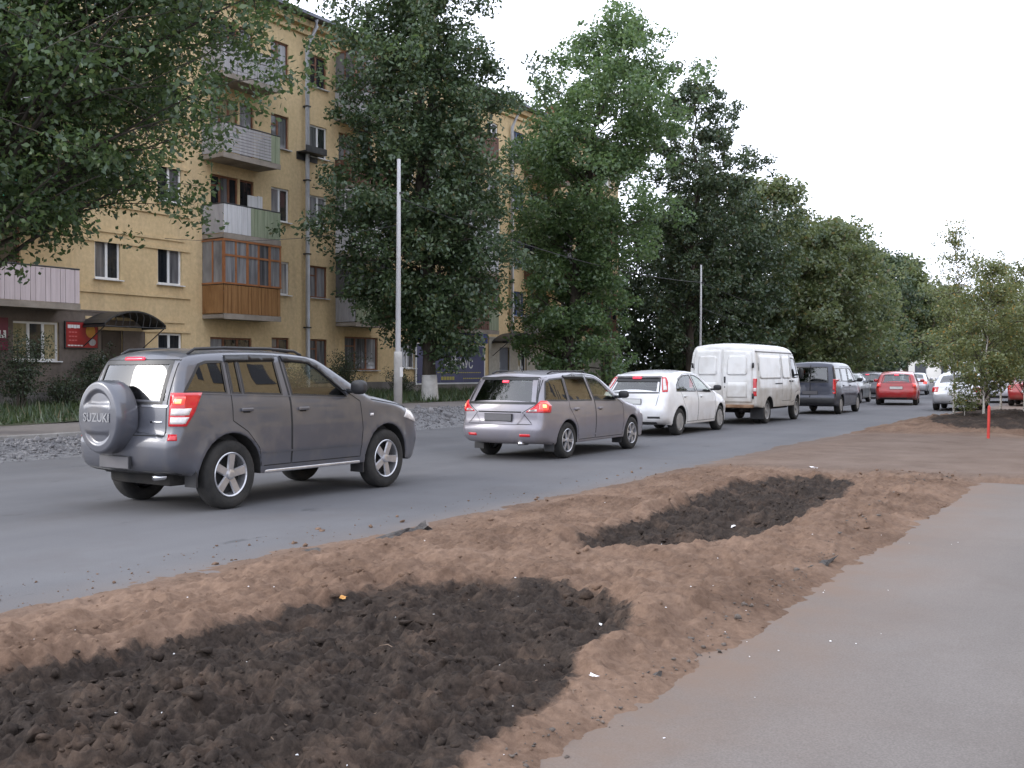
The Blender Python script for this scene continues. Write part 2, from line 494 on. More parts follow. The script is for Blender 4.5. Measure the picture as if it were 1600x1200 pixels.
# pavement the photographer stands on: a thin broken-edged asphalt slab
rng = np.random.default_rng(3)
py = np.concatenate([np.arange(-8, 2.5, 0.1), np.arange(2.5, 15.11, 0.025)])
edge = -1.97 + np.interp(py, [-8, 3, 7, 11, 14, 14.8], [0.1, 0.06, 0.0, -0.32, -0.42, 0.2]) + 0.10 * fbm(py * 0 + 3.1, py, 1.3, 5) + 0.06 * fbm(py * 0, py, 0.25, 4) + 0.03 * fbm(py * 0 + 9, py, 0.07, 3)
pv = []; pf = []
n = len(py)
xs_ = np.linspace(0, 1, 10)
for i in range(n):
    for u in xs_: pv.append((edge[i] + (9.0 - edge[i]) * u ** 2, py[i], 0.034))
    pv.append((edge[i] - 0.01, py[i], -0.05))
for i in range(n - 1):
    for k in range(9): a = i * 11 + k; pf.append((a, a + 1, a + 12, a + 11))
    a = i * 11; pf.append((a, a + 11, a + 21, a + 10))
a = (n - 1) * 11
tag(mk('pavement', pv, pf, M_pave), kind='structure')

# the dug-up strip: one height field, dark earth in two planting pits and round the birches
BED1 = chaikin([(-4.55, 1.9), (-4.30, 2.9), (-4.25, 4.2), (-4.10, 5.2), (-3.65, 5.62), (-3.15, 5.75), (-2.62, 5.4), (-2.32, 4.9), (-2.36, 4.35), (-2.2, 3.95), (-2.02, 3.3), (-1.95, 2.4), (-1.95, 1.2), (-4.4, 1.0)], 2, True)
BED2 = chaikin([(-4.0, 7.45), (-3.95, 8.4), (-4.1, 10.5), (-4.2, 12.6), (-3.9, 13.6), (-3.15, 13.4), (-2.85, 11.6), (-2.72, 9.2), (-2.80, 8.1), (-3.1, 7.25), (-3.65, 7.05)], 2, True)
BED3 = chaikin([(-4.6, 26.2), (-2.6, 25.6), (-1.0, 27), (-0.4, 34), (-1.6, 40), (-4.0, 39), (-5.2, 31)], 2, True)
def sdist(X, Y, poly):
    P = np.stack([X.ravel(), Y.ravel()], 1)
    d, _ = pdist(P, poly); s = inpoly(P, poly)
    return np.where(s, -d, d).reshape(X.shape)
_cache = {}
def beds(X, Y):
    k = (X.shape, float(X.ravel()[0]), float(Y.ravel()[-1]))
    if k in _cache: return _cache[k]
    wob = 0.16 * fbm(X, Y, 0.7, 5)
    d1 = sdist(X, Y, BED1) + wob; d2 = sdist(X, Y, BED2) + wob; d3 = sdist(X, Y, BED3) + 2 * wob
    _cache[k] = (d1, d2, d3)
    return _cache[k]
def sm(x, a, b):
    t = np.clip((x - a) / (b - a), 0, 1); return t * t * (3 - 2 * t)
def bedmask(X, Y):
    d1, d2, d3 = beds(X, Y)
    return np.maximum.reduce([sm(d1, 0.14, -0.14), sm(d2, 0.14, -0.14), 0.9 * sm(d3, 0.3, -0.3)]) * 0.62
def packmask(X, Y):
    return sm(Y, 13.6, 15.5) * sm(Y, 25.5, 23.5) * (0.6 + 0.4 * sm(X, -6, -4)) + 0.0 * X + sm(X, -5.2, -6.1) * 0.5 * sm(Y, 25, 23)
_dr = np.random.default_rng(12)
DENTS = [(_dr.uniform(-5.9, -2.0), 1.8 + 12.5 * _dr.random() ** 1.3, _dr.uniform(0.05, 0.10), _dr.uniform(0.10, 0.19), _dr.uniform(0, 3.14), _dr.uniform(0.012, 0.034)) for _ in range(170)]
def dents(X, Y):
    """boot prints and spade marks: an oval hollow with a pushed-up rim"""
    z = np.zeros_like(X, dtype=float)
    for (cx, cy, a, b, w, h) in DENTS:
        m = (np.abs(X - cx) < 0.45) & (np.abs(Y - cy) < 0.45)
        if not m.any(): continue
        dx, dy = X[m] - cx, Y[m] - cy; c, s_ = math.cos(w), math.sin(w)
        q = ((dx * c + dy * s_) / a) ** 2 + ((-dx * s_ + dy * c) / b) ** 2
        z[m] += -h * np.exp(-q ** 2) + 0.45 * h * np.exp(-((np.sqrt(q) - 1.25) / 0.22) ** 2)
    return z
def soilz(X, Y):
    d1, d2, d3 = beds(X, Y)
    loose = 1 - 0.85 * sm(Y, 13.8, 15.6) * sm(Y, 26.0, 23.8)
    left = -5.95 - 0.018 * Y + 0.30 * fbm(X * 0 + 1.7, Y, 2.6, 5) + 0.12 * fbm(X, Y, 0.35, 3)
    left = np.where(Y > 33, left + np.clip((Y - 33) / 6, 0, 1) * 2.2, left)
    s = sm(X, left - 0.12, left + 1.0)                                   # rises from the road edge
    rgt = np.where(Y < 14.4, sm(X, -1.55, -2.35), 1.0)                   # thins out onto the pavement
    z = -0.02 + 0.095 * s + 0.05 * s * fbm(X, Y, 1.6, 4)
    # foot tracks, ridges and crumbs
    z += s * loose * (0.060 * fbm(X, Y, 0.36, 4) + 0.030 * fbm(X, Y, 0.13, 4, True) + 0.019 * fbm(X, Y, 0.045, 4))
    for d in (d1, d2):
        pit = sm(d, 0.16, -0.22)
        z += (-0.045 + 0.05 * sm(d, -0.2, -0.9)) * pit
        z += pit * (0.055 * fbm(X, Y, 0.30, 4) + 0.040 * fbm(X + 3, Y, 0.12, 4, True) + 0.024 * fbm(X, Y + 5, 0.05, 4))
        lip = np.exp(-((d - 0.10) / 0.14) ** 2) * sm(X, -2.9, -3.6)      # thrown-up bank on the road side
        z += lip * (0.055 + 0.05 * fbm(X, Y, 0.5, 4))
        z += np.exp(-((d - 0.12) / 0.12) ** 2) * 0.02
    z += np.where(d3 < 0.6, sm(d3, 0.6, -0.6) * (0.10 + 0.06 * fbm(X, Y, 0.5, 4)), 0)
    z += 0.12 * sm(Y, 25, 27) * sm(X, -6.0, -5.0) * sm(Y, 39, 34) * (0.7 + fbm(X, Y, 1.1, 4))
    z += dents(X, Y) * s * loose
    z = z * rgt + (1 - rgt) * -0.015
    z += 0.035 * sm(X, -3.3, -2.4) * sm(X, -1.4, -2.25) * np.where(Y < 14.4, sm(X, -1.4, -1.9) * (1 + 0.9 * fbm(X, Y, 0.25, 4)), 0)
    return z
def far_grid():
    y0 = 1.4; ys = [y0]
    while ys[-1] < 15: ys.append(ys[-1] + 0.0042 * max(2.6, ys[-1]) ** 1.12)
    return np.array(ys)
ysn = far_grid()
xsn = np.linspace(-6.75, -1.25, 330)
A_ = {'bed': bedmask, 'pack': packmask}
grid('soil_strip', xsn, ysn, soilz, M_soil, A_)
ysf = [ysn[-1]]
while ysf[-1] < 44: ysf.append(ysf[-1] + 0.05 + 0.0035 * (ysf[-1] - 15))
grid('soil_ground', np.linspace(-6.95, 1.2, 190), np.array(ysf), soilz, M_soil, A_)
# beyond the strip on the right: trodden earth, far enough not to need relief
grid('trodden_earth', np.linspace(1.19, 30, 30), np.linspace(14.6, 60, 46), lambda X, Y: 0.02 + 0.03 * fbm(X, Y, 1.5, 3), M_soil,
     {'bed': lambda X, Y: 0 * X, 'pack': lambda X, Y: 0 * X + 0.8})

# crumbs and clods of earth lying loose on the strip (too many to count)
def rocks(n, pts, size, rng, squash=0.7):
    ico = bmesh.new(); bmesh.ops.create_icosphere(ico, subdivisions=1, radius=1)
    bv = np.array([v.co[:] for v in ico.verts]); bf = np.array([[v.index for v in f.verts] for f in ico.faces]); ico.free()
    k = len(bv)
    V = bv[None] * (1 + 0.32 * rng.normal(size=(n, k, 1)))
    V *= (rng.uniform(0.6, 1.3, size=(n, 1, 3)) * np.array([1, 1, squash]))
    w = rng.uniform(0, 6.28, n); c, s = np.cos(w), np.sin(w)
    x = V[..., 0] * c[:, None] - V[..., 1] * s[:, None]; y = V[..., 0] * s[:, None] + V[..., 1] * c[:, None]
    V = np.stack([x, y, V[..., 2]], -1) * size[:, None, None] + pts[:, None]
    F = bf[None] + (np.arange(n) * k)[:, None, None]
    return V.reshape(-1, 3), F.reshape(-1, 3), k
n = 9000
cy_ = 2.2 + 13.0 * rng.random(n) ** 1.6
cx_ = rng.uniform(-6.7, -1.8, n)
cb = bedmask(cx_[None], cy_[None])[0]
keep = (rng.random(n) < 0.30 + 1.1 * cb)
cx_, cy_, cb = cx_[keep], cy_[keep], cb[keep]
_cache.clear()
cz = np.maximum(soilz(cx_[None], cy_[None])[0], 0.0)
cs = np.clip(0.004 + 0.0065 * rng.pareto(2.3, len(cx_)), 0.004, 0.034) * (0.75 + 0.6 * cb)
V, F, k = rocks(len(cx_), np.stack([cx_, cy_, cz + cs * 0.25], 1), cs, rng)
o = mk('earth_clods', V, F, M_soil, None, False, None, {'bed': np.repeat(cb, k), 'pack': np.zeros(len(cb) * k)})
tag(o, 'loose crumbs and clods of earth scattered over the dug strip', 'soil', kind='stuff')

# crumbs of broken asphalt along the ragged pavement edge, and dry roots and twigs turned up by the digging
n = 420
ey = 2.4 + 12 * rng.random(n) ** 1.3; ex = np.interp(ey, py, edge) + rng.normal(-0.03, 0.05, n)
es = np.clip(0.004 + 0.004 * rng.pareto(2.4, n), 0.004, 0.018)
_cache.clear(); ez = np.maximum(soilz(ex[None], ey[None])[0], np.where(ex > np.interp(ey, py, edge), 0.034, -1))
V, F, k = rocks(n, np.stack([ex, ey, ez + es * 0.3], 1), es, rng, 0.6)
M_crumb = mat('asphalt_crumb', (0.06, 0.052, 0.047), (0.14, 0.115, 0.098), scale=9, rough=0.95)
tag(mk('asphalt_crumbs', V, F, M_crumb), 'dark crumbs of broken asphalt along the pavement edge', 'rubble', kind='stuff')
tw = MB(); n = 45
ty_ = 2.2 + 10 * rng.random(n) ** 1.4; tx_ = rng.uniform(-5.8, -2.0, n); _cache.clear(); tzz = soilz(tx_[None], ty_[None])[0]
for a, b, c_ in zip(tx_, ty_, tzz):
    w = rng.uniform(0, 6.28); l = rng.uniform(0.02, 0.08); h = rng.uniform(-0.006, 0.004)
    tw.tube([(a, b, c_ + 0.004), (a + l * .5 * math.cos(w), b + l * .5 * math.sin(w), c_ + 0.012 + h), (a + l * math.cos(w + .3), b + l * math.sin(w + .3), c_ + 0.006)], [0.0028, 0.0024, 0.0012], 4)
M_twig = mat('dry_twig', (0.09, 0.06, 0.042), (0.18, 0.13, 0.095), scale=20, rough=0.9)
tag(mk('dry_twigs', tw.v, tw.f, M_twig), 'dry twigs and root ends lying on the dug earth', 'twigs', kind='stuff')

# far verge: gravel bank, footpath, lawn rising to the houses
def tz(X, Y):
    g = np.interp(Y, [4, 13, 20, 40, 90], [0.10, 0.17, 0.42, 0.36, 0.2])
    base = np.interp(X, [-28.6, -21.2, -18.2, -15.9], [1, 0.72, 0.55, 0.0])
    hi = np.interp(Y, [5, 18, 26, 60], [0.30, 0.42, 0.56, 0.5])
    heap = np.exp(-((X + 16.95) / 0.72) ** 2) * g
    return base * hi + heap * 0.75
def tzs(x, y):
    return float(tz(np.array([[x]], float), np.array([[y]], float))[0, 0])
def bank(X, Y):
    z = tz(X, Y); e = sm(X, -15.35, -15.9)
    return -0.03 + (z + 0.03) * e + e * (0.05 * fbm(X, Y, 0.6, 4) + 0.03 * fbm(X, Y, 0.12, 3))
grid('gravel_bank', np.linspace(-18.0, -15.2, 40), np.arange(2, 110, 0.22), bank, M_gravel)
grid('footpath', np.linspace(-21.3, -17.75, 10), np.arange(-5, 120, 1.5), lambda X, Y: tz(X, Y) + 0.012, M_far_path)
grid('lawn', np.linspace(-60, -21.2, 70), np.arange(-5, 150, 1.0), lambda X, Y: tz(np.maximum(X, -28.6), Y) + 0.05 * fbm(X, Y, 2.0, 4) + 0.02, M_lawn)
ky = np.arange(2, 100, 1.0)
for i in range(30):                                             # kerb stones between gravel and path
    y0, y1 = 4 + i * 1.0, 4 + i * 1.0 + 0.985
    z0 = tzs(-17.8, y0) + 0.09
    if i == 0: kerb = empty('kerb', (0, 0, 0)); tag(kerb, 'low concrete kerb edging the footpath behind the gravel bank', 'kerb')
    b_ = MB().rbox(-17.88, -17.73, y0, y1, z0 - 0.3, z0 + 0.02 * random.Random(i).random(), 0.012)
    b_.build('kerb_stone', M_kerb, kerb)
n = 24000
gx = np.clip(rng.normal(-16.75, 0.55, n), -18, -15.3); gy = 6 + 62 * rng.random(n) ** 1.35
gz = bank(gx[None], gy[None])[0]
gs = np.clip(0.016 + 0.012 * rng.pareto(3.0, n), 0.016, 0.085)
V, F, k = rocks(n, np.stack([gx, gy, gz + gs * 0.3], 1), gs, rng, 0.8)
tag(mk('gravel_stones', V, F, M_stone), 'heap of pale crushed stone along the far road edge', 'gravel', kind='stuff')
# grass on the lawn
n = 42000
gx = rng.uniform(-28.3, -21.3, n); gy = 8 + 62 * rng.random(n)
cl_ = fbm(gx, gy, 1.6, 3)
kp = cl_ > -0.12 + 0.2 * rng.random(n) - 0.1
gx, gy = gx[kp], gy[kp]; n = len(gx)
gz = tz(gx[None], gy[None])[0] + 0.02
h = rng.uniform(0.10, 0.30, n) * (1 + 0.8 * np.maximum(fbm(gx, gy, 2.3, 3), 0)); w = rng.uniform(0.012, 0.03, n); an = rng.uniform(0, 6.28, n); ln = rng.normal(0, 0.10, (n, 2))
V = np.stack([np.stack([gx - w * np.cos(an), gy - w * np.sin(an), gz], 1), np.stack([gx + w * np.cos(an), gy + w * np.sin(an), gz], 1),
              np.stack([gx + ln[:, 0], gy + ln[:, 1], gz + h], 1)], 1).reshape(-1, 3)
tag(mk('lawn_grass', V, np.arange(3 * n).reshape(n, 3), M_blade), 'rough grass on the strip in front of the apartment house', 'grass', kind='stuff')
# ================================================================ apartment house
FX = -28.4
def plaster_mat(name, c1, c2, c3):
    m = bpy.data.materials.new(name); m.use_nodes = True
    t = m.node_tree; N = t.nodes; L = t.links; b = N['Principled BSDF']
    tc = N.new('ShaderNodeTexCoord')
    def noise(s, d, vec=None):
        n = N.new('ShaderNodeTexNoise'); n.inputs['Scale'].default_value = s; n.inputs['Detail'].default_value = d; n.inputs['Roughness'].default_value = 0.65
        L.new(vec or tc.outputs['Object'], n.inputs['Vector']); return n.outputs[0]
    def ramp(src, p0, p1, a, c):
        r = N.new('ShaderNodeValToRGB'); r.color_ramp.elements[0].position = p0; r.color_ramp.elements[1].position = p1
        r.color_ramp.elements[0].color = (*a, 1); r.color_ramp.elements[1].color = (*c, 1); L.new(src, r.inputs[0]); return r.outputs[0]
    mp = N.new('ShaderNodeMapping'); mp.inputs['Scale'].default_value = (1, 1.6, 0.22); L.new(tc.outputs['Object'], mp.inputs[0])
    base = ramp(noise(0.35, 6), 0.35, 0.65, c1, c2)
    st = ramp(noise(0.9, 7, mp.outputs[0]), 0.52, 0.80, (0, 0, 0), (0.75, 0.75, 0.75))     # rain streaks
    mx = N.new('ShaderNodeMixRGB'); L.new(st, mx.inputs[0]); L.new(base, mx.inputs[1]); mx.inputs[2].default_value = (*c3, 1)
    gr = ramp(noise(7, 5), 0.3, 0.7, (0.86, 0.86, 0.86), (1.1, 1.1, 1.1))
    mu = N.new('ShaderNodeMixRGB'); mu.blend_type = 'MULTIPLY'; mu.inputs[0].default_value = 1; L.new(mx.outputs[0], mu.inputs[1]); L.new(gr, mu.inputs[2])
    L.new(mu.outputs[0], b.inputs['Base Color']); b.inputs['Roughness'].default_value = 0.92; b.inputs['Specular IOR Level'].default_value = 0.2
    bp = N.new('ShaderNodeBump'); bp.inputs['Strength'].default_value = 0.3; bp.inputs['Distance'].default_value = 0.02
    L.new(noise(12, 6), bp.inputs['Height']); L.new(bp.outputs[0], b.inputs['Normal'])
    return m
M_ochre = plaster_mat('ochre_plaster', (0.58, 0.44, 0.25), (0.66, 0.51, 0.305), (0.42, 0.32, 0.205))
M_shop = plaster_mat('grey_brown_render', (0.145, 0.12, 0.105), (0.19, 0.16, 0.14), (0.09, 0.08, 0.07))
M_pale = plaster_mat('pale_shop_render', (0.36, 0.34, 0.30), (0.44, 0.42, 0.38), (0.26, 0.24, 0.22))
M_plinth = mat('plinth_concrete', (0.14, 0.13, 0.12), (0.22, 0.20, 0.19), scale=1.5, rough=0.95, bump=0.3, bscale=12)
M_roof = mat('roof_sheet', (0.10, 0.11, 0.14), (0.16, 0.17, 0.20), scale=0.8, rough=0.5, metal=0.4)
M_soffit = mat('soffit', (0.40, 0.26, 0.11), (0.46, 0.31, 0.13), scale=2, rough=0.9)
M_wframe = mat('white_window_frame', (0.66, 0.68, 0.70), (0.78, 0.78, 0.78), scale=3, rough=0.5)
M_bframe = mat('brown_window_frame', (0.13, 0.055, 0.03), (0.20, 0.085, 0.045), scale=5, rough=0.6)
M_bluef = mat('blue_window_frame', (0.05, 0.09, 0.20), (0.07, 0.12, 0.26), scale=5, rough=0.6)
M_sill = mat('sill_sheet', (0.40, 0.40, 0.41), (0.55, 0.55, 0.55), scale=4, rough=0.6)
def pane_mat(name, c1, c2, sx=1.0):
    return mat(name, c1, c2, rough=0.04, scale=1.6, detail=3, spec=0.5, stretch=(1, 5 * sx, 0.35))
M_panes = [pane_mat('pane_dark', (0.012, 0.014, 0.018), (0.03, 0.032, 0.036)),
           pane_mat('pane_net_curtain', (0.06, 0.06, 0.066), (0.17, 0.17, 0.18)),
           pane_mat('pane_curtain', (0.14, 0.14, 0.15), (0.30, 0.30, 0.31)),
           pane_mat('pane_warm_curtain', (0.22, 0.19, 0.11), (0.34, 0.30, 0.19))]
M_zinc = mat('galvanised_pipe', (0.40, 0.41, 0.44), (0.54, 0.55, 0.58), scale=2, rough=0.42, metal=0.15)
M_slab = mat('balcony_slab', (0.22, 0.19, 0.16), (0.33, 0.29, 0.25), scale=2, rough=0.9)
M_wood = mat('varnished_boards', (0.22, 0.105, 0.038), (0.33, 0.175, 0.07), scale=2.2, rough=0.6, stretch=(1, 7, 0.5))
M_woodf = mat('orange_wood_frame', (0.26, 0.10, 0.04), (0.36, 0.15, 0.06), scale=3, rough=0.55)
M_greyp = mat('grey_panel', (0.30, 0.29, 0.30), (0.42, 0.41, 0.42), scale=2, rough=0.7, stretch=(1, 6, 0.4))
M_whitep = mat('white_panel', (0.52, 0.52, 0.54), (0.66, 0.66, 0.68), scale=2, rough=0.65, stretch=(1, 6, 0.4))
M_pinkp = mat('pinkish_white_panel', (0.52, 0.44, 0.46), (0.62, 0.54, 0.56), scale=2, rough=0.65, stretch=(1, 6, 0.4))
M_greenp = mat('pale_green_panel', (0.22, 0.26, 0.17), (0.31, 0.34, 0.24), scale=2, rough=0.7, stretch=(1, 6, 0.4))
M_emer = mat('emerald_panel', (0.02, 0.22, 0.12), (0.03, 0.30, 0.17), scale=2, rough=0.6)
M_brownp = mat('rust_brown_panel', (0.11, 0.05, 0.035), (0.17, 0.08, 0.055), scale=2, rough=0.7, stretch=(1, 6, 0.4))
M_dark = mat('dark_metal', (0.03, 0.03, 0.033), (0.06, 0.06, 0.06), scale=6, rough=0.5, metal=0.3)
M_door = mat('dark_brown_door', (0.035, 0.025, 0.02), (0.06, 0.045, 0.035), scale=3, rough=0.5)
M_brick = mat('red_brick', (0.16, 0.06, 0.04), (0.24, 0.10, 0.07), scale=6, rough=0.9)

bld = empty('apartment_house', (FX, 34, 0.3))
tag(bld, 'long five-storey ochre plastered apartment house with balconies behind the trees', 'building')
OFF = Vector((FX, 34, 0.3))
def bp_(mb, name, mt, parent=None, smooth=False):
    mb.v = [(x - OFF.x, y - OFF.y, z - OFF.z) for x, y, z in mb.v]
    return mb.build(name, mt, parent or bld, smooth)

SILL = [1.64, 4.44, 7.24, 10.04, 12.84]
WINH = 1.28
YS, YE, ZT = 9.0, 58.0, 15.3
openings = []     # (y0,y1,z0,z1,kind)
rnd = random.Random(11)
cols = [(12.0, 1.1), (21.0, 0.95), (23.45, 1.0), (28.67, 0.95), (30.8, 1.0), (36.6, 1.0), (38.6, 1.0), (43.6, 1.0), (46.1, 1.1), (51.2, 1.0), (53.0, 1.0), (56.6, 1.0)]
style = {}
for cx0, w in cols:
    for k in range(5):
        if k == 0 and (cx0 < 22 or 37 < cx0 < 52): continue
        fr = 'w' if rnd.random() < 0.55 else 'b'
        if abs(cx0 - 30.8) < .1: fr = 'wwbw b'[[0, 2, 1, 2, 2][k]] if False else ['b', 'b', 'w', 'w', 'b'][k]
        if abs(cx0 - 28.67) < .1: fr = ['b', 'w', 'w', 'b', 'b'][k]
        if abs(cx0 - 46.1) < .1: fr = 'u'
        if cx0 in (21.0, 23.45): fr = 'w'
        h = WINH if k else 1.15
        openings.append((cx0 - w / 2, cx0 + w / 2, SILL[k], SILL[k] + h, fr))
# windows and doors behind the balconies
balc_cols = [(16.9, 4.6), (26.2, 2.7), (32.95, 2.3), (41.1, 2.7), (48.3, 3.3), (54.6, 1.8)]
for c0, w in balc_cols:
    for k in range(1, 5):
        openings.append((c0 - 0.95, c0 + 0.35, SILL[k] - 0.02, SILL[k] + 1.3, 'b'))
        openings.append((c0 + 0.42, c0 + 1.12, SILL[k] - 0.75, SILL[k] + 1.3, 'd'))
# ground floor specials
openings.append((25.2, 27.2, 1.72, 2.72, 'b'))
openings.append((32.35, 34.5, 1.55, 2.95, 'b'))
openings.append((17.75, 19.25, 1.80, 2.98, 's'))         # shop window with white frame
openings.append((15.0, 16.4, 1.80, 2.98, 's'))
openings.append((20.72, 21.55, 0.72, 2.80, 'door'))
openings.append((44.2, 45.15, 0.85, 2.75, 'door2'))
openings.append((46.0, 46.9, 1.0, 2.75, 's'))
openings.append((49.2, 50.3, 1.3, 2.6, 's'))
openings.append((51.6, 52.9, 1.3, 2.6, 's'))
openings.append((55.6, 57.6, 0.6, 2.7, 'door2'))

def wall_cells(fx, ys, ye, z0, z1, ops, depth=0.16):
    yb = sorted({ys, ye} | {a for o in ops for a in o[:2] if ys < a < ye}); zb = sorted({z0, z1} | {a for o in ops for a in o[2:4] if z0 < a < z1})
    mb = MB()
    for i in range(len(yb) - 1):
        ym = (yb[i] + yb[i + 1]) / 2
        run = None
        for j in range(len(zb) - 1):
            zm = (zb[j] + zb[j + 1]) / 2
            hole = any(o[0] < ym < o[1] and o[2] < zm < o[3] for o in ops)
            if not hole:
                mb.add([(fx, yb[i], zb[j]), (fx, yb[i + 1], zb[j]), (fx, yb[i + 1], zb[j + 1]), (fx, yb[i], zb[j + 1])], [(0, 1, 2, 3)])
    for o in ops:
        a, b, c, d = o[:4]
        mb.add([(fx, a, c), (fx, b, c), (fx, b, d), (fx, a, d), (fx - depth, a, c), (fx - depth, b, c), (fx - depth, b, d), (fx - depth, a, d)],
               [(0, 4, 5, 1), (1, 5, 6, 2), (2, 6, 7, 3), (3, 7, 4, 0)])
    return mb
w = wall_cells(FX, YS, YE, 0.0, ZT, openings)
w.add([(FX, YE, 0), (FX - 13, YE, 0), (FX - 13, YE, ZT), (FX, YE, ZT)], [(0, 1, 2, 3)])
w.add([(FX, YS, 0), (FX - 13, YS, 0), (FX - 13, YS, ZT), (FX, YS, ZT)], [(3, 2, 1, 0)])
w.add([(FX - 13, YS, 0), (FX - 13, YE, 0), (FX - 13, YE, ZT), (FX - 13, YS, ZT)], [(3, 2, 1, 0)])
bp_(w, 'wall', M_ochre)
# grey-brown shop render, proud of the ochre wall, with the same openings left free
low = [o for o in openings if o[2] < 3 and o[1] < 22.4]
bp_(wall_cells(FX + 0.03, YS, 22.4, 0.0, 3.36, low, 0.05).box(FX, FX + 0.03, 22.38, 22.40, 0, 3.36).box(FX, FX + 0.05, YS, 22.42, 3.36, 3.42), 'shop_front', M_shop)
low = [o for o in openings if o[2] < 3 and o[0] > 43.5]
bp_(wall_cells(FX + 0.03, 43.2, YE, 0.0, 3.2, low, 0.05).box(FX, FX + 0.05, 43.18, YE, 3.2, 3.26), 'pale_shop_front', M_pale)
bp_(MB().box(FX - 0.02, FX + 0.06, 22.43, 43.15, 0, 1.05), 'plinth', M_plinth)
bp_(MB().box(FX - 0.02, FX + 0.08, YS, 20.6, 0, 0.85).box(FX - 0.02, FX + 0.08, 21.65, 22.42, 0, 0.85), 'plinth', M_plinth)
# relief bands and panels
rel = MB()
for (a, b) in ((19.9, 24.3),):
    for k in range(1, 5):
        z = SILL[k] - 0.35
        rel.box(FX, FX + 0.06, a, b, z - 0.10, z); rel.box(FX, FX + 0.045, a + 0.25, b - 0.25, z - 0.95, z - 0.86); rel.box(FX, FX + 0.05, a, b, z - 1.28, z - 1.18)
bp_(rel, 'relief_band', M_ochre)
bp_(MB().box(FX, FX + 0.12, YS, YE, 14.75, 14.9).box(FX, FX + 0.25, YS, YE, 15.05, 15.3), 'cornice', M_ochre)
# roof with overhanging eaves
rf = MB()
rf.add([(FX + 0.62, YS - 0.5, 15.33), (FX + 0.62, YE + 0.5, 15.33), (FX - 6.5, YE + 0.5, 17.7), (FX - 6.5, YS - 0.5, 17.7), (FX - 13.6, YE + 0.5, 15.33), (FX - 13.6, YS - 0.5, 15.33),
        (FX + 0.62, YS - 0.5, 15.45), (FX + 0.62, YE + 0.5, 15.45)],
       [(6, 7, 2, 3), (3, 2, 4, 5), (0, 1, 7, 6), (5, 4, 1, 0), (1, 4, 2, 7), (0, 6, 3, 5)])
roof = bp_(rf, 'roof', M_roof)
for y in (55,):
    mb = MB().box(FX - 3.2, FX - 2.4, y - 0.5, y + 0.5, 15.9, 17.6).box(FX - 3.28, FX - 2.32, y - 0.58, y + 0.58, 17.6, 17.72)
    bp_(mb, 'chimney', M_brick, roof)
for o in bld.children:
    if o.name.startswith('roof'):
        for c in o.children: c.location = (0, 0, 0)

def window(op, fx=FX, parent=None, k=[0]):
    y0, y1, z0, z1, kind = op
    k[0] += 1
    rn = random.Random(k[0] * 7 + 3)
    fm = {'w': M_wframe, 's': M_wframe, 'b': M_bframe, 'd': M_bframe, 'u': M_bluef}.get(kind, M_bframe)
    if kind.startswith('door'): return
    x = fx - 0.13; t = 0.065
    mb = MB()
    mb.box(x, x + 0.06, y0, y0 + t, z0, z1).box(x, x + 0.06, y1 - t, y1, z0, z1)
    mb.box(x, x + 0.06, y0 + t, y1 - t, z0, z0 + t).box(x, x + 0.06, y0 + t, y1 - t, z1 - t, z1)
    divs = []
    W = y1 - y0
    if kind == 'd': divs = []; mb.box(x, x + 0.055, y0 + t, y1 - t, z0 + 0.75, z0 + 0.83)
    elif W > 1.9: divs = [y0 + W / 3, y0 + 2 * W / 3]
    elif W > 1.2: divs = [y0 + W * 0.36, y0 + W * 0.68]
    else: divs = [y0 + W * (0.5 if kind in 'ws' else 0.42)]
    for d in divs: mb.box(x, x + 0.055, d - 0.045, d + 0.045, z0 + t, z1 - t)
    if kind == 'b': mb.box(x, x + 0.05, y0 + t, divs[0] - 0.045, z1 - 0.42, z1 - 0.36)
    fo = bp_(mb, 'window', fm)
    ed = [y0 + t] + divs + [y1 - t]
    for i in range(len(ed) - 1):
        a = ed[i] + (0.045 if i else 0); b = ed[i + 1] - (0.045 if i < len(ed) - 2 else 0)
        pm = M_panes[rn.choices([0, 1, 2, 3], [5, 3, 2, 0.6 if kind != 's' else 3])[0]]
        if kind == 's': pm = M_panes[[3, 0, 3][i % 3]]
        q = MB().box(x + 0.015, x + 0.028, a, b, z0 + t, z1 - t)
        q.v = [(vx - OFF.x, vy - OFF.y, vz - OFF.z) for vx, vy, vz in q.v]
        q.build('pane', pm, fo)
    if kind != 'd':
        s = MB().box(fx - 0.14, fx + 0.12, y0 - 0.06, y1 + 0.06, z0 - 0.035, z0 - 0.003)
        s.v = [(vx - OFF.x, vy - OFF.y, vz - OFF.z) for vx, vy, vz in s.v]
        s.build('sill', M_wframe if kind in 'ws' else M_sill, fo)
for op in openings: window(op)
# doors
for (a, b, c, d) in [(20.72, 21.55, 0.72, 2.80)]:
    dr = bp_(MB().box(FX - 0.12, FX - 0.06, a, b, c, d).box(FX - 0.06, FX - 0.045, a + .1, b - .1, c + .15, c + .9).box(FX - 0.06, FX - 0.045, a + .1, b - .1, c + 1.05, d - .15), 'door', M_door)
    q = MB().tube([(FX - 0.03, a + 0.12, c + 0.95), (FX - 0.03, a + 0.12, c + 1.25)], 0.02); q.v = [(x - OFF.x, y - OFF.y, z - OFF.z) for x, y, z in q.v]; q.build('handle', M_zinc, dr)
    bp_(MB().box(FX - 0.1, FX + 1.3, a - .35, b + .35, 0.2, c - 0.18).box(FX - 0.1, FX + 0.95, a - .35, b + .35, c - 0.18, c - 0.004), 'steps', M_plinth)
M_gdoor = mat('grey_blue_door', (0.10, 0.115, 0.15), (0.13, 0.145, 0.18), scale=3, rough=0.4)
